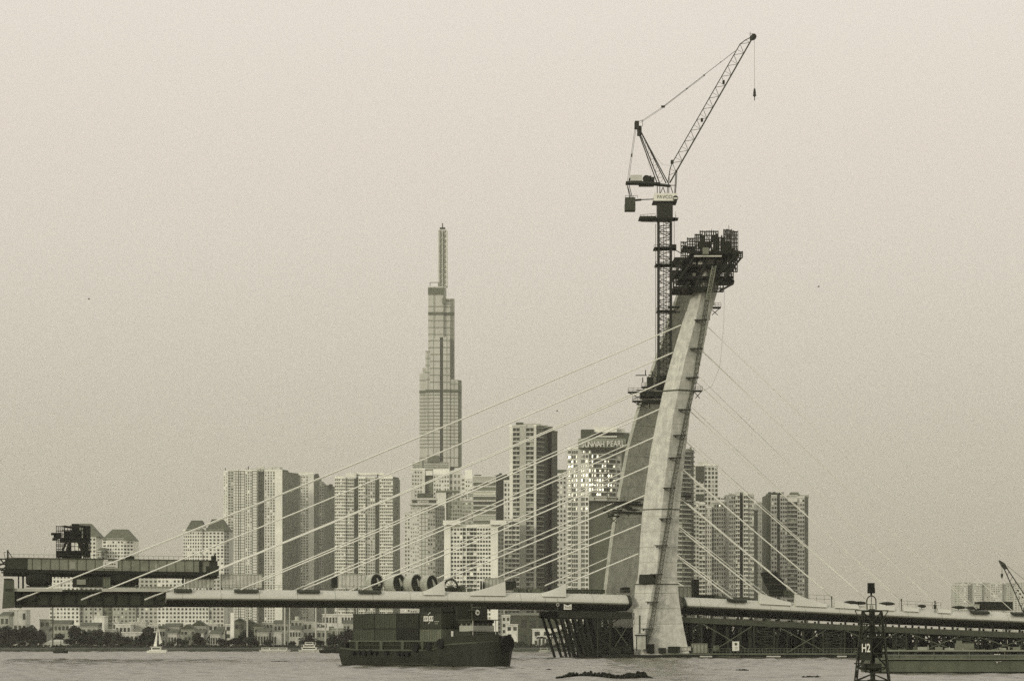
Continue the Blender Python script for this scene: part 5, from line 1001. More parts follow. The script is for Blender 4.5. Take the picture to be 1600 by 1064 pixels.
mb = MB(); mb.tube(bp2(1361.5, 951, 1.05), bp2(1361.5, 946, 1.05), .17, 10); mb.tube(bp2(1361.5, 946, 1.05), bp2(1361.5, 943.5, 1.05), .12, 10, 0, .04); mb.build('lamp', mat(.4, .3), bc)
mb = MB(); mb.box(bp2(1361.3, 922.5, 1.05), (.6, .5, .45)); mb.tube(bp2(1361.3, 931, 1.05), bp2(1361.3, 926, 1.05), .06, 6); mb.box(bp2(1361.3, 927.5, 1.05), (.14, .14, .25)); mb.build('lantern_box', mat(.02), bc)
mb = MB(); mb.box(bp2(1361, 914.5, 1.05), (.56, .5, .45)); mb.build('top_mark', mat(.02), bc)
# ---------------------------------------------------------------- container ship
hd = Vector((.67, -.742, 0)).normalized(); nr = Vector((-.742, -.67, 0)).normalized(); SO = P(551, HY, 406); SO.z = 0
RS = math.atan2(hd.y, hd.x)
def S(s, b_, z): return SO + hd * (s * .955 + 1.9) + nr * b_ + Vector((0, 0, z))
LN = 40.0
sh = thing('container_ship', S(20, 0, 0), 'dark river container ship heading right and towards the camera under the bridge', 'ship')
def hb(s):                                   # half beam
    if s < 3: return 4.2 + .3 * s / 3
    if s < 30: return 4.5
    k = (s - 30) / 10; return 4.5 * math.sqrt(max(0, 1 - k ** 2.6)) if k < 1 else .02
def dk_(s):                                  # sheer line
    return 2.85 + (.35 * ((6 - s) / 6) if s < 6 else 0) + (0 if s < 25 else .95 * min(1, ((s - 25) / 5)) ** 1.5 + (0.45 * ((s - 30) / 10) if s > 30 else 0))
ss = [0, 1, 3, 6, 10, 15, 20, 24, 26, 28, 30, 32, 34, 36, 37.5, 38.6, 39.3, 39.8]
mb = MB(); R = []
for s in ss:
    h = hb(s); d = dk_(s); fl = 1 + .04 * max(0, (s - 28) / 10); st_ = -.9 if s < 1 else 0
    pr = [(h * fl, d), (h * .985, d * .55), (h * .93, .3), (h * .82, -.8), (0, -1.0), (-h * .82, -.8), (-h * .93, .3), (-h * .985, d * .55), (-h * fl, d), (-h * fl * .5, d - .3), (h * fl * .5, d - .3)]
    R.append([S(s + (.5 * (z / 3) if s > 36 else (-.6 * (z / 3) if s == 0 else 0)), b_, z) for b_, z in pr])
mb.loft(R); hl = mb.build('hull', mat(.042, .6, .3, .35, streak=.2), sh)
mb = MB()
for a, b_ in zip(ss[:-1], ss[1:]):
    for sg_ in (1, -1):
        za, zb = dk_(a), dk_(b_); ha, hb2 = hb(a) * (1 + .04 * max(0, (a - 28) / 10)) * sg_, hb(b_) * (1 + .04 * max(0, (b_ - 28) / 10)) * sg_; o_ = .12 * sg_
        mb.hexa([S(a, ha, za - .22), S(b_, hb2, zb - .22), S(b_, hb2 + o_, zb - .22), S(a, ha + o_, za - .22), S(a, ha, za + .06), S(b_, hb2, zb + .06), S(b_, hb2 + o_, zb + .06), S(a, ha + o_, za + .06)])
mb.build('rubbing_strake', mat(.11), sh)
h_ = lambda s: (0.0 if s < 25 else 1.15 * min(1, (s - 25) / 3.5))
for sg_ in (1, -1):
    mb = MB()
    for a, b_ in zip([24, 26, 28, 30, 32, 34, 36, 37.5, 38.6, 39.3], [26, 28, 30, 32, 34, 36, 37.5, 38.6, 39.3, 39.8]):
        ha, hb2 = hb(a) * 1.03 * sg_, hb(b_) * 1.03 * sg_
        mb.hexa([S(a, ha * .97, dk_(a)), S(b_, hb2 * .97, dk_(b_)), S(b_, hb2 * 1.01, dk_(b_)), S(a, ha * 1.01, dk_(a)), S(a, ha * .99, dk_(a) + .02 + h_(a)), S(b_, hb2 * .99, dk_(b_) + .02 + h_(b_)), S(b_, hb2 * 1.04, dk_(b_) + .02 + h_(b_)), S(a, ha * 1.04, dk_(a) + .02 + h_(a))])
    mb.build('bow_bulwark', mat(.05), sh)
mb = MB(); mb.tube(S(0, 4.0, .55), S(25, 4.33, .42), .05, 4); mb.tube(S(25, 4.33, .42), S(32, 4.1, 1.1), .05, 4); mb.build('waterline_mark', mat(.12), sh)
# hatch coaming with stanchions
mb = MB()
for sg_ in (1, -1):
    mb.box(S(14.5, 3.6 * sg_, 3.45), (24, .2, 1.5), 0, RS)
mb.box(S(2.6, 0, 3.45), (.2, 7.4, 1.5), 0, RS); mb.box(S(26.6, 0, 3.45), (.2, 7.4, 1.5), 0, RS); mb.build('hatch_coaming', mat(.035), sh)
mb = MB(); mb.box(S(14.5, 3.78, 4.32), (24.4, .3, .18), 0, RS); mb.build('coaming_rail', mat(.15), sh)
mb = MB()
for i in range(60): mb.box(S(3 + i * .4, 3.86, 3.75), (.07, .1, 1.05), 0, RS)
mb.tube(S(3, 3.95, 3.6), S(17, 3.95, 3.6), .05, 4); mb.build('coaming_stay', mat(.10), sh)
mb = MB()
for s in (4.6, 11.6, 17.6, 23): mb.box(S(s, 3.95, 3.55), (.7, .18, 1.4), 0, RS)
mb.build('frame_plate', mat(.12), sh)
for s, z, r_ in ((4.6, 2.3, .42), (6.4, 2.35, .42), (7.8, 2.3, .5), (9.6, 2.4, .42), (11, 2.3, .36), (14.2, 2.3, .42), (17.6, 2.25, .42), (18.8, 2.2, .42), (20, 2.2, .45), (22.2, 3.2, .75), (25.8, 3.5, .75), (29, 3.9, .8)):
    mb = MB(); mb.disc(S(s, hb(s) + .3, z), nr, r_, .45, 14); mb.build('tyre_fender', mat(.012), sh)
mb = MB(); mb.disc(S(40.6, 0, 3.9), hd, 1.35, .7, 16); mb.build('bow_fender', mat(.012, .95, .4, 3), sh)
# wheelhouse
mb = MB(); mb.box(S(32.4, 0, 4.9), (4.6, 6.0, 2.0), 0, RS); mb.box(S(32.8, .2, 7.5), (3.4, 5.0, .5), 0, RS); mb.build('lower_house', mat(.06), sh)
whL = mat(.34, .6)
mb = MB(); mb.box(S(33.0, .2, 6.35), (3.2, 4.8, 1.0), 0, RS); mb.box(S(33.0, .2, 6.55), (2.9, 4.5, 2.1), 1, RS); mb.build('wheelhouse', [whL, mat(.22)], sh)
mb = MB(); mb.box(S(33.2, .2, 7.78), (4.2, 5.6, .14), 0, RS); mb.build('wheelhouse_roof', mat(.1), sh)
for i in range(4):
    mb = MB(); mb.box(S(34.5, 1.8 - i * 1.12, 7.15), (.1, .8, .62), 0, RS); mb.build('window', mat(.02, .2), sh)
for i in range(2):
    mb = MB(); mb.box(S(32.4 + i * 1.2, 2.48, 7.15), (.8, .1, .62), 0, RS); mb.build('window', mat(.02, .2), sh)
mb = MB()
for y_ in (-2.3, 2.7): mb.tube(S(35, y_, 5), S(35, y_, 7.7), .07, 4)
mb.box(S(30.2, 3.2, 5.1), (.5, .15, 1.7), 0, RS); mb.build('awning_post', mat(.5), sh)
mb = MB()
for z in (4.6, 5.1, 5.6): mb.tube(S(34.6, 3.4, z + .3), S(39, 1.5, z + .6), .035, 4)
mb.tube(S(31.5, 0, 7.8), S(31.5, 0, 10.5), .09, 5); mb.box(S(31.5, 0, 9.4), (.5, 1.4, .15), 0, RS); mb.build('mast_and_rail', mat(.12), sh)
# dark banner board with its round emblem above the wheelhouse
mb = MB(); mb.box(S(31.2, -.2, 8.9), (.4, 6.6, 2.4), 0, RS); bd = mb.build('sign_board', mat(.05), sh)
mb = MB(); mb.disc(S(31.5, -1.2, 9.05), hd, .46, .12, 20, 0); mb.disc(S(31.58, -1.2, 9.05), hd, .2, .12, 5, 1); mb.build('round_emblem', [mat(.7), mat(.1)], bd)
mb = MB()
for i in range(5): mb.box(S(31.45, -.2 - i * .42, 9.85), (.06, .25, .12), 0, RS)
mb.build('text_line', mat(.25), bd)
# stern gear
mb = MB(); mb.box(S(1.4, 0, 4.3), (1.6, 4, 2.4), 0, RS); mb.box(S(1.4, .2, 5.65), (2.6, 5.2, .14), 0, RS); mb.build('stern_shelter', mat(.05), sh)
mb = MB(); mb.box(S(2.2, 2.4, 4.4), (.3, .2, 2.2), 0, RS); mb.box(S(.6, 2.5, 3.9), (.25, .2, 1.2), 0, RS); mb.build('door_frame', mat(.45), sh)
mb = MB(); mb.disc(S(-.4, 2.5, 4.0), nr, .6, .3, 12); mb.disc(S(.3, 3.4, 3.7), nr, .55, .3, 12); mb.box(S(-.7, 1, 3.4), (1.2, 5, .8), 0, RS); mb.build('stern_winch', mat(.02), sh)
mb = MB(); mb.box(S(-.9, 0, 2.1), (1.4, 6.5, .8), 0, RS); mb.build('stern_platform', mat(.03), sh)
# containers: 4 bays x 3 across, two tiers
def container(s, b_, z, L_, label, ln=6.0, H=2.6):
    r = thing('shipping_container', S(s, b_, z), label, 'container', 'containers on the ship'); mb = MB(); mb.box(S(s, b_, z + H / 2), (ln - .1, 2.36, H - .1), 0, RS)
    n = int(ln / .45)
    for i in range(n): mb.box(S(s - ln / 2 + (i + .5) * ln / n, b_ + 1.2, z + H / 2), (.22, .08, H - .4), 0, RS)
    for i in range(5): mb.box(S(s + ln / 2 - .03, b_ - .95 + i * .47, z + H / 2), (.07, .2, H - .4), 0, RS)
    mb.build('shell', mat(L_, .65, .25, .5, streak=.2), r); mb = MB()
    for e_ in (-1, 1):
        for bb_ in (-1, 1): mb.box(S(s + e_ * (ln / 2 - .08), b_ + bb_ * 1.15, z + H / 2), (.18, .18, H), 0, RS)
        mb.box(S(s, b_ + e_ * 1.15, z + H - .05), (ln, .14, .14), 0, RS); mb.box(S(s, b_ + e_ * 1.15, z + .06), (ln, .14, .14), 0, RS)
    mb.build('corner_frame', mat(L_ * .5), r)
    return r
A1, A2 = 'dark', 'grey'
cont = [(6.2, 6.0, 3.55, .045), (12.6, 6.0, 3.55, .05)]
names = {0: 'stern-most', 1: 'second from the stern', 2: 'third from the stern', 3: 'fourth from the stern'}
ss_ = [(6.2, 6.1), (12.5, 6.1), (18.7, 6.0), (25.0, 6.0)]
LL = {(0, 0): .10, (1, 0): .095, (2, 0): .028, (3, 0): .17, (0, 1): .075, (1, 1): .10, (2, 1): .05, (3, 1): .07}
mk_parent = None
for tier in (0, 1):
    for bi, (s, ln) in enumerate(ss_):
        for row, b_ in enumerate((2.5, 0, -2.5)):
            z = 3.75 + tier * 2.65; shade = LL[(bi, tier)] * (1, .9, 1.1)[row]
            tone_ = 'black' if LL[(bi, tier)] < .03 else ('light grey' if LL[(bi, tier)] > .12 else 'dark')
            side = ('near-side', 'middle-row', 'far-side')[row]
            lab = '%s %s-tier container, %s row, %s bay' % (tone_, ('lower', 'upper')[tier], side.replace('-row', '').replace('-side', ' side'), names[bi])
            if tier == 1 and bi == 3 and row == 0: lab = 'near-side container with two white square logo panels, upper tier near the wheelhouse'
            c_ = container(s, b_, z, shade, lab, ln=ln)
            if tier == 1 and bi == 3 and row == 0: mk_parent = c_
# a third tier forward
for row, b_ in enumerate((2.5, 0, -2.5)): container(25.0, b_, 9.05, .05, 'half-height top-tier container closest to the deck soffit, %s row' % ('near', 'middle', 'far')[row], ln=6.0, H=.9)
mb = MB()
for ds in (-.95, .45): mb.box(S(24.7 + ds, 3.76, 8.05), (1.15, .05, .85), 0, RS)
mb.tube(S(24.4, 3.78, 8.7), S(25.0, 3.78, 9.1), .1, 4); mb.tube(S(24.5, 3.78, 7.2), S(24.9, 3.78, 7.5), .1, 4)
lg = mb.build('logo_panel', mat(.6), mk_parent)
mb = MB()
for ds in (-1.25, -.8, .2, .75): mb.tube(S(24.7 + ds, 3.8, 7.85), S(24.7 + ds + .22, 3.8, 8.3), .07, 4)
mb.build('logo_glyph', mat(.05), lg)
mb = MB()
for i in range(4): mb.box(S(26.2 + i * .33, 3.76, 7.55), (.22, .04, .16), 0, RS)
for i in range(3): mb.box(S(26.3 + i * .3, 3.76, 7.2), (.2, .04, .1), 0, RS)
mb.build('text_line', mat(.3), mk_parent)
# ---------------------------------------------------------------- long girder gantry at left over the deck
gt = thing('lifting_girder', BPx(170, 916, 8), 'long grey box girder standing on posts above the left end of the deck', 'girder'); GO = 6.0
def G(x, y, o_=GO): return BPx(x, y, o_)
def gbox(mb, x0, x1, y0, y1, o0, o1, mi=0, sl=0.0):
    ta_, tb_ = TP(x0, o0), TP(x1, o0); za0, za1 = ZY(y1, BY(ta_, o0)), ZY(y0, BY(ta_, o0)); zb0, zb1 = ZY(y1 + sl, BY(tb_, o0)), ZY(y0 + sl, BY(tb_, o0))
    mb.hexa([B(ta_, o0, za0), B(tb_, o0, zb0), B(tb_, o1, zb0), B(ta_, o1, za0), B(ta_, o0, za1), B(tb_, o0, zb1), B(tb_, o1, zb1), B(ta_, o1, za1)], mi)
mb = MB(); gbox(mb, 43, 331, 871.5, 889.5, GO, GO + 7, 0, 4.2); gbox(mb, 10, 43, 872, 889, GO - .1, GO + 7, 1); mb.build('girder_box', [mat(.25, .8, .15, .25, streak=.15), mat(.06)], gt)
for i in range(20):
    x = 50 + i * 14; mb = MB(); gbox(mb, x, x + .8, 872.3 + i * .2, 889.5 + i * .2, GO - .12, GO - .02); mb.build('stiffener', mat(.13), gt)
mb = MB(); gbox(mb, 10, 331, 870.6, 871.6, GO - .3, GO + .3, 0, 4.2)
for i in range(40): x = 14 + i * 7.8; mb.tube(G(x, 871.2 + i * .1), G(x, 865.5 + i * .1), .035, 4)
mb.path([G(14, 865.5), G(326, 869.5)], .03, 4); mb.build('walkway_rail', mat(.1), gt)
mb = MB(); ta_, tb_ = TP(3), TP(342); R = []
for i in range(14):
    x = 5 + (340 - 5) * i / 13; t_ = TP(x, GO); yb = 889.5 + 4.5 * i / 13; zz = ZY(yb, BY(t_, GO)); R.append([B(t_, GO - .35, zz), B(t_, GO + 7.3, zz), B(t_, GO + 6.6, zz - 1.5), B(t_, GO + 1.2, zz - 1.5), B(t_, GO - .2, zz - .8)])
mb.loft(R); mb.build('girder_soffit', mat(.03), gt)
mb = MB(); gbox(mb, 80, 182, 895.5, 898.5, GO + 2, GO + 4, 0); gbox(mb, 212, 290, 897, 901, GO + 2, GO + 4, 0, 1); mb.build('runway_beam', mat(.3), gt)
for x, w_, y0_ in ((29, 2.2, 897), (36, 3, 897), (330, 2.2, 899), (346, 2.0, 896), (286, 2.5, 900)):
    mb = MB(); t_ = TP(x, GO + 3); z1 = ZY(y0_, BY(t_, GO + 3)); z0 = DZS(t_); mb.box(B(t_, GO + 3, (z0 + z1) / 2), (w_ / F * 590, .6, z1 - z0), 0, RZ); mb.build('post', mat(.05), gt)
mb = MB(); gbox(mb, 322, 342, 884, 899, GO - .5, GO + 6); gbox(mb, 327, 340, 876, 886, GO, GO + 4); gbox(mb, 331, 338, 868, 878, GO, GO + 3); mb.tube(G(333, 872), G(337, 864), .2, 5); mb.build('end_block', mat(.05), gt)
mb = MB(); gbox(mb, 311, 316, 876.5, 893, GO - .15, GO, 0); gbox(mb, 196, 210, 869, 875, GO + 1, GO + 4, 0); gbox(mb, 199, 206, 866.5, 869, GO + 1, GO + 3, 0); mb.build('stiffener', mat(.04), gt)
mb = MB(); gbox(mb, 109, 118, 878, 888, GO - .12, GO - .02); gbox(mb, 242, 248, 880, 888, GO - .12, GO - .02); mb.build('round_plate', mat(.3), gt)
mb = MB(); gbox(mb, 161, 184, 876.5, 887.5, GO - .2, GO - .05); gbox(mb, 162, 169, 874, 877, GO - .2, GO - .05); bn = mb.build('banner', mat(.55), gt); mb = MB()
for i in range(5): gbox(mb, 164 + i * 3.5, 166.3 + i * 3.5, 880, 882, GO - .26, GO - .21)
mb.box(G(172, 885.5, GO - .27), (2.6, .04, .12), 0, RZ); mb.build('lettering', mat(.12), bn)
mb = MB(); mb.tube(G(12, 872), G(12, 859), .22, 5); mb.tube(G(12, 860), G(20, 872), .1, 4); mb.path([G(8, 872), G(6, 863), G(10, 862)], .06, 4)
for (a, b_) in (((0, 873), (11, 873)), ((0, 873), (9, 883)), ((-8, 881), (10, 881)), ((0, 883), (12, 875)), ((-6, 888), (8, 888)), ((2, 892), (10, 884)), ((9, 872), (9, 896)), ((0, 890), (14, 892)), ((2, 894), (12, 895)), ((6, 897), (20, 897))): mb.tube(G(*a), G(*b_), .17, 4)
mb.build('nose_frame', mat(.05), gt)
# the far side face of the deck traveller end
fc = thing('form_traveller_end', BPx(14, 950, 1), 'tall grey closed box standing at the cut left end of the deck', 'formwork box'); mb = MB()
ta_, tb_ = TP(5, .5), TP(22, .5); zb = ZY(950, BY(ta_, .5)); zt = ZY(905, BY(ta_, .5)); mb.hexa([B(ta_ - .25, .5, zb), B(tb_ + .2, .5, zb + .25), B(tb_ + .2, 6, zb + .25), B(ta_ - .25, 6, zb), B(ta_ + .2, .5, zt), B(tb_, .5, zt), B(tb_, 6, zt), B(ta_ + .2, 6, zt)]); mb.build('panel', mat(.13, .9, .25, .5, streak=.2), fc)
mb = MB(); gbox(mb, 22, 30, 925, 946, 1.5, 6); gbox(mb, 24, 34, 944, 949, 1, 5); gbox(mb, 6, 20, 903.5, 905.5, .4, 5); mb.build('base_frame', mat(.03), fc)
mb = MB()
for i in range(4): gbox(mb, 8.2 + i * 3, 10 + i * 3, 919, 923, .38, .48)
mb.build('lettering', mat(.05), fc)
# covered round loads between girder and deck
def lump(x0, x1, y0, y1, label, L_=.03, o_=5.0, seed=0):
    random.seed(seed); ta_, tb_ = TP(x0, o_), TP(x1, o_); z1 = ZY(y0, BY(ta_, o_)); z0 = ZY(y1, BY(ta_, o_)); mb = MB(); R = []; n = 12
    for i in range(7):
        k = i / 6; f = math.sin(math.pi * (.12 + .76 * k)) ** .35; c = B(ta_ + (tb_ - ta_) * k, o_ + 2.2, (z0 + z1) / 2)
        R.append([c + Vector((0, 0, 0)) + Vector((0, math.cos(2 * math.pi * j / n) * 2.0 * f, math.sin(2 * math.pi * j / n) * (z1 - z0) / 2 * f * random.uniform(.95, 1.05))) for j in range(n)])
    mb.loft(R); r = thing('covered_load', B((ta_ + tb_) / 2, o_, z0), label, 'covered load'); mb.build('tarpaulin', mat(L_, .95, .4, .8), r)
    mb = MB(); mb.box(B((ta_ + tb_) / 2, o_ + 2, z0 + .1), (tb_ - ta_ + .3, 3, .3), 0, RZ)
    for k in (.3, .7): mb.tube(B(ta_ + (tb_ - ta_) * k, o_ - .1, z0), B(ta_ + (tb_ - ta_) * k, o_ - .1, z1 - .5), .05, 4)
    mb.build('strap_frame', mat(.05), r)
lump(42, 80, 893, 916.5, 'dark tarpaulin-covered round load under the left end of the long girder', seed=1)
lump(173, 216, 893.5, 916.5, 'dark tarpaulin-covered round load under the middle of the long girder', seed=2)
crate(114, 173, 901, 917, 6, 'dark site shed with a pale window panel between the two covered loads', 'shed', .05, 'site_shed')
mb = MB(); gbox(mb, 120, 134, 905, 913, 5.7, 5.9); bpy.data.objects['site_shed'].children[0]; mb.build('panel', mat(.28), bpy.data.objects['site_shed'])
crate(161, 172, 902, 917, 5, 'grey cabinet touching the dark site shed on its right', 'cabinet', .2, 'cabinet')
crate(219, 288, 916.2, 919.2, 4, 'long low stack of pale formwork boards on the deck', 'board stack', .4, 'board_stack')
# dark machine on top of the girder
mc = thing('scaffold_machine', G(110, 872), 'black cluttered lifting machine wrapped in scaffold on top of the long girder', 'lifting machine'); random.seed(77)
for (x0, x1, y0, y1, o0, dd) in ((100, 128, 829, 842, 7, 5), (94, 136, 840, 846, 7, 6), (88, 140, 860, 865, 7, 6), (98, 128, 860, 872, 8, 4), (112, 124, 818, 832, 8, 3), (84, 96, 832, 841, 8, 3), (130, 140, 822, 846, 9, 4), (88, 98, 866, 870, 7, 4), (131, 141, 866, 870, 7, 4), (80, 86, 832, 834.5, 7, 5), (82, 90, 840, 843, 7, 5), (132, 139, 843, 868, 8, 3), (106, 111, 848, 866, 8, 2)):
    mb = MB(); gbox(mb, x0, x1, y0, y1, o0, o0 + dd); mb.build('machine_block', mat(.018, .9, .4, .8), mc)
for (x0, x1, y0, y1, nx, nz) in ((88, 100, 822, 872, 4, 7), (97, 140, 822, 846, 10, 4), (88, 140, 846, 868, 9, 3), (130, 141, 823, 872, 3, 6)):
    mb = MB()
    for d in (6.8, 11):
        for i in range(nx + 1): x = x0 + (x1 - x0) * i / nx; mb.tube(G(x, y1, d), G(x, y0 - random.uniform(-2, 2), d), .09, 4)
        for i in range(nz + 1): y = y0 + (y1 - y0) * i / nz; mb.tube(G(x0, y, d), G(x1, y + .4, d), .09, 4)
    mb.build('scaffold_frame', mat(.03), mc)
mb = MB()
for (a, b_) in (((104, 846), (98, 860)), ((110, 846), (106, 860)), ((122, 846), (128, 860)), ((128, 846), (134, 860)), ((116, 830), (104, 860)), ((120, 830), (130, 860)), ((90, 871), (98, 866)), ((99, 822), (112, 824)), ((124, 822), (140, 823))): mb.tube(G(*a, 7), G(*b_, 7), .3, 5)
mb.build('brace', mat(.02), mc)
# ---- deck cargo along the bridge
crate(290, 334, 897.5, 918, 8, 'pale translucent hoarding panel beneath the right end of the long girder', 'hoarding', .42, 'hoarding_panel')
crate(346, 409, 897, 918, 8, 'long pale canvas hoarding right of the girder end post', 'hoarding', .5, 'hoarding_panel')
crate(528, 570, 897, 918, 8, 'square pale site container standing left of the row of drums', 'container', .52, 'site_container')
crate(519, 527, 900, 918.5, 8, 'narrow dark ladder frame beside the square pale container', 'frame', .04, 'ladder_frame')
crate(758, 791, 903, 920, 9, 'pale box cabin partly behind the second white anchor wedge', 'cabin', .44, 'site_cabin')
crate(790, 806, 908, 921, 8, 'dark generator just right of the second white anchor wedge', 'generator', .045, 'generator')
crate(880, 945, 921, 926.5, 10, 'low dark equipment strip on the deck between third anchor wedge and far leg', 'site equipment', .08, 'site_equipment')
crate(972, 984, 917.5, 926, 9, 'small dark pump on the deck just left of the near pylon leg', 'pump', .035, 'pump')
crate(1062, 1080, 916, 933, 9, 'pale concrete block on the deck touching the right side of the near pylon leg', 'block', .34, 'concrete_block')
crate(1083, 1122, 929.5, 934, 9, 'low dark stack of steel on the deck right of the near pylon leg', 'steel stack', .04, 'steel_stack')
crate(1084, 1092, 905, 934, 12, 'upright dark slab leaning behind the deck steel right of the pylon', 'slab', .05, 'upright_slab')
for (x, yt, lab) in ((590, 897.5, 'leftmost dark-mouthed drum in the row on the deck'), (625, 897.5, 'second dark-mouthed drum in the row on the deck'), (653, 898.5, 'third dark-mouthed drum in the row on the deck'), (677, 899.5, 'rightmost dark-mouthed drum, half hidden by the first anchor wedge')):
    r = thing('open_drum', G(x, 919, 6), lab, 'drum', 'row of drums on the deck'); t_ = TP(x, 6); zb = DZS(t_); R_ = (ZY(yt, BY(t_, 6)) - zb) / 2 * 1.3; c = B(t_, 8, zb + R_ * .72)
    ax_ = Vector((.8, -.6, .02)).normalized(); mb = MB()
    n = 20; a_ = ax_.cross(Vector((0, 0, 1))).normalized(); b2 = ax_.cross(a_)
    ring = lambda cc, rr: [cc + (a_ * math.cos(2 * math.pi * i / n) + b2 * math.sin(2 * math.pi * i / n)) * rr for i in range(n)]
    mb.loft([ring(c - ax_ * 3.4, R_ * .8), ring(c + ax_ * .2, R_), ring(c + ax_ * .2, R_ * .9), ring(c - ax_ * 1.6, R_ * .6)], 0); mb.build('drum_shell', mat(.4, .6, .15, .5), r)
    mb = MB(); mb.loft([ring(c + ax_ * .05, R_ * .9), ring(c + ax_ * .1, R_ * .9)]); mb.build('drum_mouth', mat(.035), r)
    mb = MB()
    for k_ in ((-.1, .5, .16),): q = c + ax_ * .16; mb.hexa([q + a_ * (k_[0] * R_) + b2 * (-R_ * k_[1]), q + a_ * ((k_[0] + k_[2]) * R_) + b2 * (-R_ * k_[1]), q + a_ * ((k_[0] + k_[2] + .02) * R_) + b2 * (-R_ * k_[1]) + ax_ * .03, q + a_ * (k_[0] * R_) + b2 * (-R_ * k_[1]) + ax_ * .03, q + a_ * ((k_[0] - .5) * R_) + b2 * (R_ * .1), q + a_ * ((k_[0] - .1) * R_) + b2 * (R_ * .3), q + a_ * ((k_[0] - .1) * R_) + b2 * (R_ * .3) + ax_ * .03, q + a_ * ((k_[0] - .5) * R_) + b2 * (R_ * .1) + ax_ * .03])
    mb.build('inner_blade', mat(.42), r)
rl = thing('cable_reel', G(704, 920, 5), 'dark half-round spoked cable reel right of the first anchor wedge', 'reel'); t_ = TP(705, 5); zb = DZS(t_); c = B(t_, 5.5, zb + .9); mb = MB()
for i in range(12): a0, a1 = i * math.pi / 12, (i + 1) * math.pi / 12; mb.tube(c + Vector((math.cos(a0) * 1.75, 0, math.sin(a0) * 2.2)), c + Vector((math.cos(a1) * 1.75, 0, math.sin(a1) * 2.2)), .3, 5)
mb.box(c + Vector((0, 0, -.4)), (3.6, 1.6, .9)); mb.build('reel_rim', mat(.04), rl); mb = MB()
for a in (.3, .8, 1.3, 1.8, 2.3, 2.8): mb.tube(c, c + Vector((math.cos(a) * 1.6, -.1, math.sin(a) * 2.0)), .12, 4)
mb.build('spoke', mat(.5), rl)
for x0, x1, lab in ((753, 755.5, 'thin dark upright disc left of the pale box cabin'), (757, 759.5, 'second thin dark upright disc touching the pale box cabin')):
    r = thing('upright_disc', G(x0, 919, 7), lab, 'disc'); t_ = TP(x0, 7); mb = MB(); c = B(t_, 8, DZS(t_) + 1.3); mb.disc(c, (1, .1, 0), 1.35, .35, 18); mb.build('plate', mat(.05), r)
# little things along the deck edge, right side
random.seed(55)
fl = [(700, 735, 3.0, .12, 'low heap of hoses and timber between cable reel and upright discs', 'site debris'), (806, 848, 2.2, .16, 'low cluttered pump set on the deck left of the third anchor wedge', 'site debris'), (1122, 1180, 1.6, .1, 'thin dark scatter of rebar on the deck near the lowest right stay', 'site debris')]
for x0, x1, hh, L_, lab, cat in fl:
    mb = MB(); t0, t1 = TP(x0, 5), TP(x1, 5)
    for i in range(26):
        t_ = random.uniform(t0, t1); z = DZS(t_); h = random.uniform(.1, .5) * hh; mb.box(B(t_, 5 + random.uniform(0, 2), z + h / 2 - .05), (random.uniform(.3, 1.5), .6, h), 0, RZ)
        mb.tube(B(t_, 5, z), B(t_ + random.uniform(-1, 1), 5.4, z + random.uniform(.2, .7) * hh), .06, 4)
    tag(mb.build('site_debris', mat(L_)), lab, cat)
nc = thing('net_cone', BPx(1210, 928, 6), 'leaning dark net-covered cone standing on the deck right of the pylon', 'net cover'); mb = MB(); R = []
for (y, xl_, xr_) in ((931, 1204, 1232), (922, 1202, 1231), (912, 1197, 1228), (903, 1193, 1222), (897, 1190.5, 1216), (893.5, 1191, 1214)):
    a_, b_ = TP(xl_, 7), TP(xr_, 7); c = (B(a_, 7, 0) + B(b_, 7, 0)) / 2; w_ = (b_ - a_) / 2; z = ZY(y, c.y); R.append([Vector((c.x + math.cos(i * math.pi / 6) * w_ * random.uniform(.94, 1.04), c.y + 2 + math.sin(i * math.pi / 6) * 2, z)) for i in range(12)])
mb.loft(R); mb.build('net', mat(.025, .95, .5, .6), nc); mb = MB()
for y in (901, 912, 922, 927): mb.tube(BPx(1182, y, 6), BPx(1248, y + 1, 6), .05, 4)
mb.build('guard_line', mat(.12), nc)
crate(1224, 1242, 922, 930, 7, 'small grey tank at the foot of the leaning net cone', 'tank', .12, 'tank')
for (xa, xb, y, lab) in ((1319, 1342, 940, 'dark streamlined covered boat-shape on the deck left of the beacon lantern'), (1329, 1356, 941, 'second dark covered shape on the deck touching the beacon guard'), (1374, 1399, 942, 'dark spindle-shaped cover on the deck right of the beacon lantern'), (1434, 1448, 946, 'short dark spindle-shaped cover between two railing posts'), (1487, 1510, 948, 'long low dark cover left of the far barge wall'), (1508, 1528, 949, 'low dark cover next to a stay anchor at right')):
    t0, t1 = TP(xa, 2), TP(xb, 2); mb = MB(); R = []; zc = ZY(y, BY(t0, 2))
    for i in range(9):
        k = i / 8; f = max(.06, math.sin(math.pi * min(1, k * .82 + .12)) ** .8 * (k ** .45)); c = B(t0 + (t1 - t0) * k, 2.5, zc - .15 * k); R.append([c + Vector((0, math.cos(j * math.pi / 4) * .9 * f, math.sin(j * math.pi / 4) * .62 * f)) for j in range(8)])
    mb.loft(R); r = thing('anchor_cover', B((t0 + t1) / 2, 2.5, zc - .6), lab, 'cover', 'dark covers along the right deck edge'); mb.build('cover_sheet', mat(.04, .9, .3, 1), r)
    mb = MB(); mb.tube(B((t0 + t1) / 2, 2.5, zc), B((t0 + t1) / 2, 2.5, DZS(t0) - .2), .12, 5); mb.build('stand', mat(.05), r)
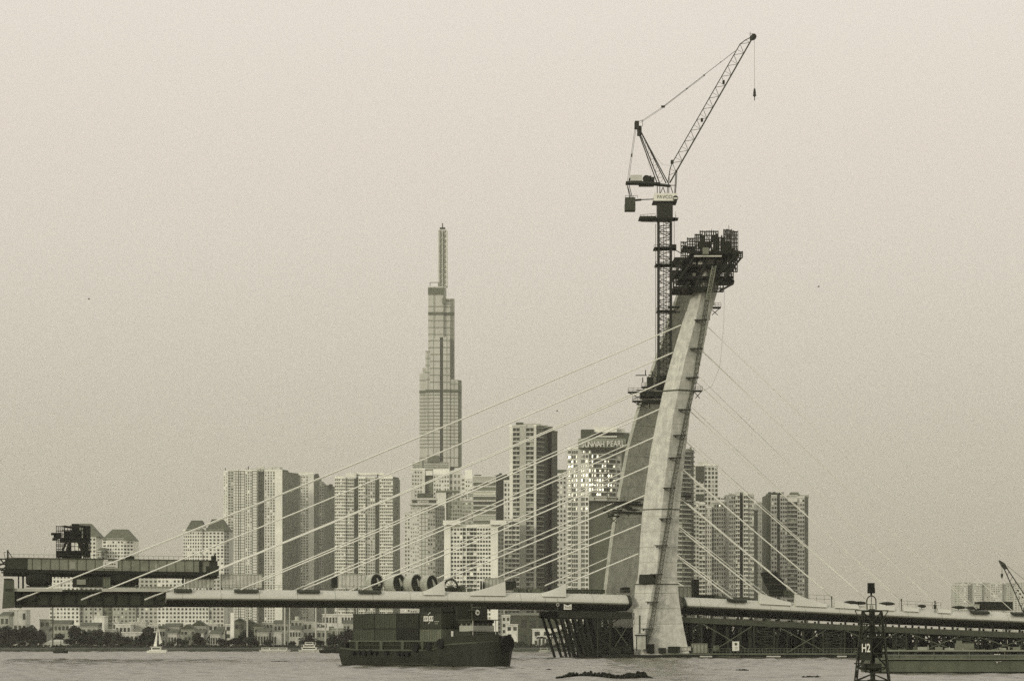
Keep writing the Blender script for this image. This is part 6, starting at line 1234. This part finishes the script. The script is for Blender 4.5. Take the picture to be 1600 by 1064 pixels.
for x, y0, y1, lab in ((1299.5, 932, 946, 'dark railing post with a lamp at the end of the wedge row'), (1408.5, 936, 951, 'tall thin deck post right of the spindle-shaped cover'), (1461, 939, 953, 'thick deck post with wrapped cloth near the right')):
    t_ = TP(x, .8); mb = MB(); z1 = ZY(y0, BY(t_, .8)); z0 = DZS(t_) - 1; mb.tube(B(t_, .8, z0), B(t_, .8, z1), .12, 6); mb.box(B(t_, .8, z1 - .2), (.3, .3, .7))
    if x > 1450: mb.box(B(t_, .8, (z0 + z1) / 2), (.7, .5, 1.2))
    tag(mb.build('deck_post', mat(.06)), lab, 'post')
def deckrail(x0, x1, o_, lab, hh=1.15):
    mb = MB(); t0, t1 = TP(x0, o_), TP(x1, o_); n = max(2, int((t1 - t0) / 2)); pts = []
    for i in range(n + 1):
        t_ = t0 + (t1 - t0) * i / n; z = DZS(t_) - .1; mb.tube(B(t_, o_, z), B(t_, o_, z + hh), .04, 4); pts.append((t_, z))
    for (a, za), (b_, zb) in zip(pts, pts[1:]):
        for h in (hh, hh * .55): mb.tube(B(a, o_, za + h), B(b_, o_, zb + h), .035, 4)
    tag(mb.build('deck_railing', mat(.16)), lab, 'railing')
deckrail(346, 700, 3, 'thin railing along the deck left of the pylon'); deckrail(885, 985, 3, 'thin dark railing on the deck between third anchor wedge and near leg'); deckrail(1240, 1300, 2, 'thin railing behind the wedges right of the net cone', 2.2); deckrail(1405, 1470, 2, 'faint railing between the two deck posts at right', 1.8)
wb = crate(1528, 1582, 940, 953, 10, 'long dark steel wall standing on the deck below the crawler crane jib', 'wall panel', .035, 'steel_wall')
crate(1519, 1530, 944, 950, 9, 'small pale heap at the left end of the dark steel wall', 'crate', .4, 'crate')
# crawler crane jib behind right edge
cc_ = thing('crawler_crane', BPx(1606, 955, 16), 'dark lattice crawler-crane jib leaning left at the right edge of the picture', 'crane'); DQ = 650
mb = MB(); 
def q_(x, y, d=0): return P(x, y, DQ + d)
for d in (-.8, .8):
    pa = [q_(1572, 885, d), q_(1585, 914, d), q_(1596, 938, d), q_(1612, 974, d)]; pb = [q_(1566, 880, d), q_(1572, 890, d), q_(1582, 915, d), q_(1590, 936, d), q_(1600, 960, d)]
    mb.path([q_(1571, 884, d), q_(1620, 958, d)], .16, 5); mb.path([q_(1567, 884, d), q_(1606, 972, d)], .16, 5)
    for i in range(9): k = i / 9; a = q_(1571, 884, d).lerp(q_(1620, 958, d), k); b_ = q_(1567, 884, d).lerp(q_(1606, 972, d), k + .06); mb.tube(a, b_, .07, 4)
mb.build('jib', mat(.05), cc_); mb = MB(); mb.loft([[q_(1560, 876, d) for d in (-.3, .3)] + [q_(1561.5, 874.5, .3), q_(1561.5, 874.5, -.3)], [q_(1564, 884, -.8), q_(1564, 884, .8), q_(1570.5, 880, .8), q_(1570.5, 880, -.8)], [q_(1569, 890, -.8), q_(1569, 890, .8), q_(1575, 888, .8), q_(1575, 888, -.8)]]); mb.build('jib_head', mat(.05), cc_)
mb = MB(); mb.tube(q_(1564, 884), q_(1565, 896), .04, 4); mb.tube(q_(1567, 884), q_(1566, 896), .04, 4); mb.build('hoist_rope', mat(.2), cc_); mb = MB(); mb.tube(q_(1565.5, 896), q_(1565.5, 899), .34, 8); mb.tube(q_(1565.5, 899), q_(1565.5, 904), .34, 8, 0, .08); mb.build('hook_block', mat(.04), cc_)
mb = MB(); c = q_(1600.5, 930, -1.0); mb.hexa([q_(1588, 923, -1), q_(1592, 918, -1), q_(1610, 945, -1), q_(1606, 950, -1), q_(1588, 923, -.9), q_(1592, 918, -.9), q_(1610, 945, -.9), q_(1606, 950, -.9)]); jb = mb.build('jib_board', mat(.5), cc_); mb = MB()
for k in range(5): a = q_(1590 + k * 3.6, 922 + k * 5.2, -1.1); mb.box(a, (.35, .05, .45)); mb.box(a + Vector((.25, 0, -.15)), (.12, .05, .6))
mb.build('lettering', mat(.05), jb)
mb = MB(); mb.tube(q_(1574, 884, 0), q_(1625, 925, 0), .05, 4); mb.build('stay_rope', mat(.1), cc_)
mb = MB(); mb.box(q_(1618, 958, 0), (6, 4, 3.4)); mb.box(q_(1600, 966, 0), (4, 4, 1.2)); mb.build('machine_deck', mat(.05), cc_)
# ---------------------------------------------------------------- boats
def at_w(px, D): return Vector(((px - CX) / F * D, D, 0))
D1 = 905.0; k1 = D1 / F; w0 = at_w(245, D1)
ct = thing('catamaran', w0, 'small white sailing catamaran moored off the far bank', 'sailing boat')
for sg_ in (-1.6, 1.6):
    mb = MB(); R = []
    for s, w_, h in ((-3.7, .35, 1.0), (-2, .55, 1.05), (1, .55, 1.15), (3, .4, 1.3), (3.9, .05, 1.4)): R.append([w0 + Vector((s, sg_ - w_, h)), w0 + Vector((s, sg_ + w_, h)), w0 + Vector((s, sg_ + w_ * .5, -.2)), w0 + Vector((s, sg_ - w_ * .5, -.2))])
    mb.loft(R); mb.build('hull', mat(.74), ct)
mb = MB(); mb.box(w0 + Vector((0, 0, 1.05)), (5.4, 3.8, .35)); mb.box(w0 + Vector((-.2, 0, 1.75)), (3.6, 2.8, 1.0)); mb.box(w0 + Vector((-.3, 0, 2.45)), (4.6, 3.2, .22)); mb.build('cabin', mat(.72), ct)
mb = MB(); mb.box(w0 + Vector((-.1, -1.42, 1.75)), (3.0, .1, .5)); mb.build('window', mat(.04), ct)
mb = MB(); mb.tube(w0 + Vector((-.1, 0, 2)), w0 + Vector((.4, 0, 12.0)), .12, 6); mb.build('mast', mat(.6), ct)
mb = MB(); mb.add([w0 + Vector(p) for p in ((-1.3, 0, 2.7), (-.2, -.06, 2.7), (.5, -.05, 11.0), (-1.3, .1, 2.7), (-.2, .05, 2.7), (.5, .05, 11.0))], [(0, 1, 2), (5, 4, 3), (0, 3, 4, 1), (1, 4, 5, 2), (2, 5, 3, 0)]); mb.build('main_sail', mat(.76), ct)
mb = MB(); mb.add([w0 + Vector(p) for p in ((.9, 0, 3.4), (2.0, -.06, 4.2), (.6, -.05, 10.2), (.9, .1, 3.4), (2.0, .05, 4.2), (.6, .05, 10.2))], [(0, 1, 2), (5, 4, 3), (0, 3, 4, 1), (1, 4, 5, 2), (2, 5, 3, 0)]); mb.build('jib_sail', mat(.66), ct)
def boat(px, D, L_, label, hullL=.6, cabL=.7, cat='boat', name='boat', tiers=1, h=.9, group=None):
    w0 = at_w(px, D); r = thing(name, w0, label, cat, group); mb = MB(); R = []
    for s, w_, hh in ((-.5, .16, 1), (-.3, .2, 1), (.2, .2, 1.05), (.38, .13, 1.25), (.5, .02, 1.5)): R.append([w0 + Vector((s * L_, -w_ * L_, h * hh)), w0 + Vector((s * L_, w_ * L_, h * hh)), w0 + Vector((s * L_ * .95, w_ * L_ * .7, -.2)), w0 + Vector((s * L_ * .95, -w_ * L_ * .7, -.2))])
    mb.loft(R); mb.build('hull', mat(hullL), r); z = h
    for i in range(tiers):
        mb = MB(); l = L_ * (.62 - .14 * i); mb.box(w0 + Vector((-.05 * L_, 0, z + .5)), (l, L_ * .26, 1.0)); mb.box(w0 + Vector((-.05 * L_, 0, z + 1.05)), (l * 1.12, L_ * .3, .12)); mb.build('cabin', mat(cabL), r)
        mb = MB(); mb.box(w0 + Vector((-.05 * L_, -L_ * .13 - .04, z + .58)), (l * .86, .08, .42)); mb.build('window', mat(.05), r); z += 1.1
    return r
boat(418, 1000, 7, 'small white launch moored at the bank, leftmost of the moored group'); boat(432, 990, 8.5, 'second white launch in the moored group off the far bank'); boat(443, 985, 6, 'smallest white launch at the right of the moored group', .5)
boat(485, 975, 10, 'white two-deck ferry moored off the low houses, left of the ship', tiers=3, name='ferry', cat='ferry', h=1.1)
boat(95, 870, 5.5, 'small dark boat with a signal mast drifting before the arched tent', .04, .07); boat(526, 870, 13, 'dark tug lying close behind the ship stern', .03, .05, name='tug', cat='tug', h=1.4)
boat(851, 960, 5, 'tiny open skiff with a pale hull off the palms', .4, .4)
mb = MB(); p = at_w(95, 870); mb.tube(p + Vector((0, 0, 1)), p + Vector((0, 0, 5)), .12, 5); mb.box(p + Vector((0, 0, 3)), (1, .3, .2)); mb.build('mast', mat(.05), bpy.data.objects['boat.003'])
# floating weed rafts
random.seed(61)
def raft(px0, px1, D, n, hmax, label):
    mb = MB(); bumps = [(random.uniform(px0, px1), random.uniform(.3, 1)) for _ in range(7)]
    for _ in range(n):
        px = random.uniform(px0, px1); e_ = min(1, (px - px0) / 14, (px1 - px) / 10); h = hmax * e_ * (.55 + .9 * (math.sin(px * 2.7) * math.sin(px * 1.13 + 2)) ** 2) * (.35 + .65 * max(b_ * math.exp(-((px - bx) / 11) ** 2) for bx, b_ in bumps)); c = Vector(((px - CX) / F * D, D + random.uniform(-2.6, 2.6) * max(.15, e_), random.uniform(-.05, max(.05, h)))); leafmass(mb, c, .3, .3, .12, 2, .17)
    tag(mb.build('water_hyacinth_raft', mat(.035, .9, .5, 3, isl=.4)), label, 'floating plants')
raft(872, 1016, 259, 5200, .62, 'long low raft of dark floating water plants in front of the pylon')
raft(1152, 1166, 330, 160, .22, 'tiny clump of floating weed on the water below the white notice board'); raft(812, 820, 340, 120, .3, 'tiny clump of floating weed right of the ship bow'); raft(855, 860, 335, 70, .25, 'tiniest clump of floating weed, right of another clump'); raft(425, 448, 480, 260, .12, 'flat streak of floating weed below the moored launches')
raft(1256, 1280, 262, 200, .25, 'weed clump at the bottom edge left of the beacon')
# birds
for px, py, D, lab in ((139, 467.5, 300, 'tiny dark bird flying in the sky at far left'), (870.5, 642, 300, 'tiny dark bird flying above the balcony tower'), (1279, 448, 300, 'tiny dark bird flying in the sky right of the pylon')):
    c = P(px, py, D); mb = MB(); mb.loft([[c + Vector((x, math.cos(i * 1.2566) * w_, math.sin(i * 1.2566) * w_)) for i in range(5)] for x, w_ in ((-.16, .01), (-.08, .04), (.06, .05), (.17, .01))])
    for s_ in (-1, 1): mb.add([c + Vector((-.05, 0, .02)), c + Vector((.08, 0, .02)), c + Vector((.02, s_ * .3, .12)), c + Vector((-.03, s_ * .3, .11))], [(0, 1, 2, 3)])
    tag(mb.build('bird', mat(.03)), lab, 'bird')
# ---------------------------------------------------------------- haze
mb = MB(); mb.hexa([(-3400, -60, -3.6), (3400, -60, -3.6), (3400, 6400, -3.6), (-3400, 6400, -3.6), (-3400, -60, 480), (3400, -60, 480), (3400, 6400, 480), (-3400, 6400, 480)])
hm = bpy.data.materials.new('haze'); hm.use_nodes = True; t = hm.node_tree; t.nodes.clear(); pv = N(t, 'ShaderNodeVolumePrincipled'); pv.inputs['Density'].default_value = HAZE; pv.inputs['Color'].default_value = (.93, .92, .84, 1); pv.inputs['Anisotropy'].default_value = 0.2
om = N(t, 'ShaderNodeOutputMaterial'); t.links.new(pv.outputs[0], om.inputs[1]); tag(mb.build('haze', hm), kind='stuff')
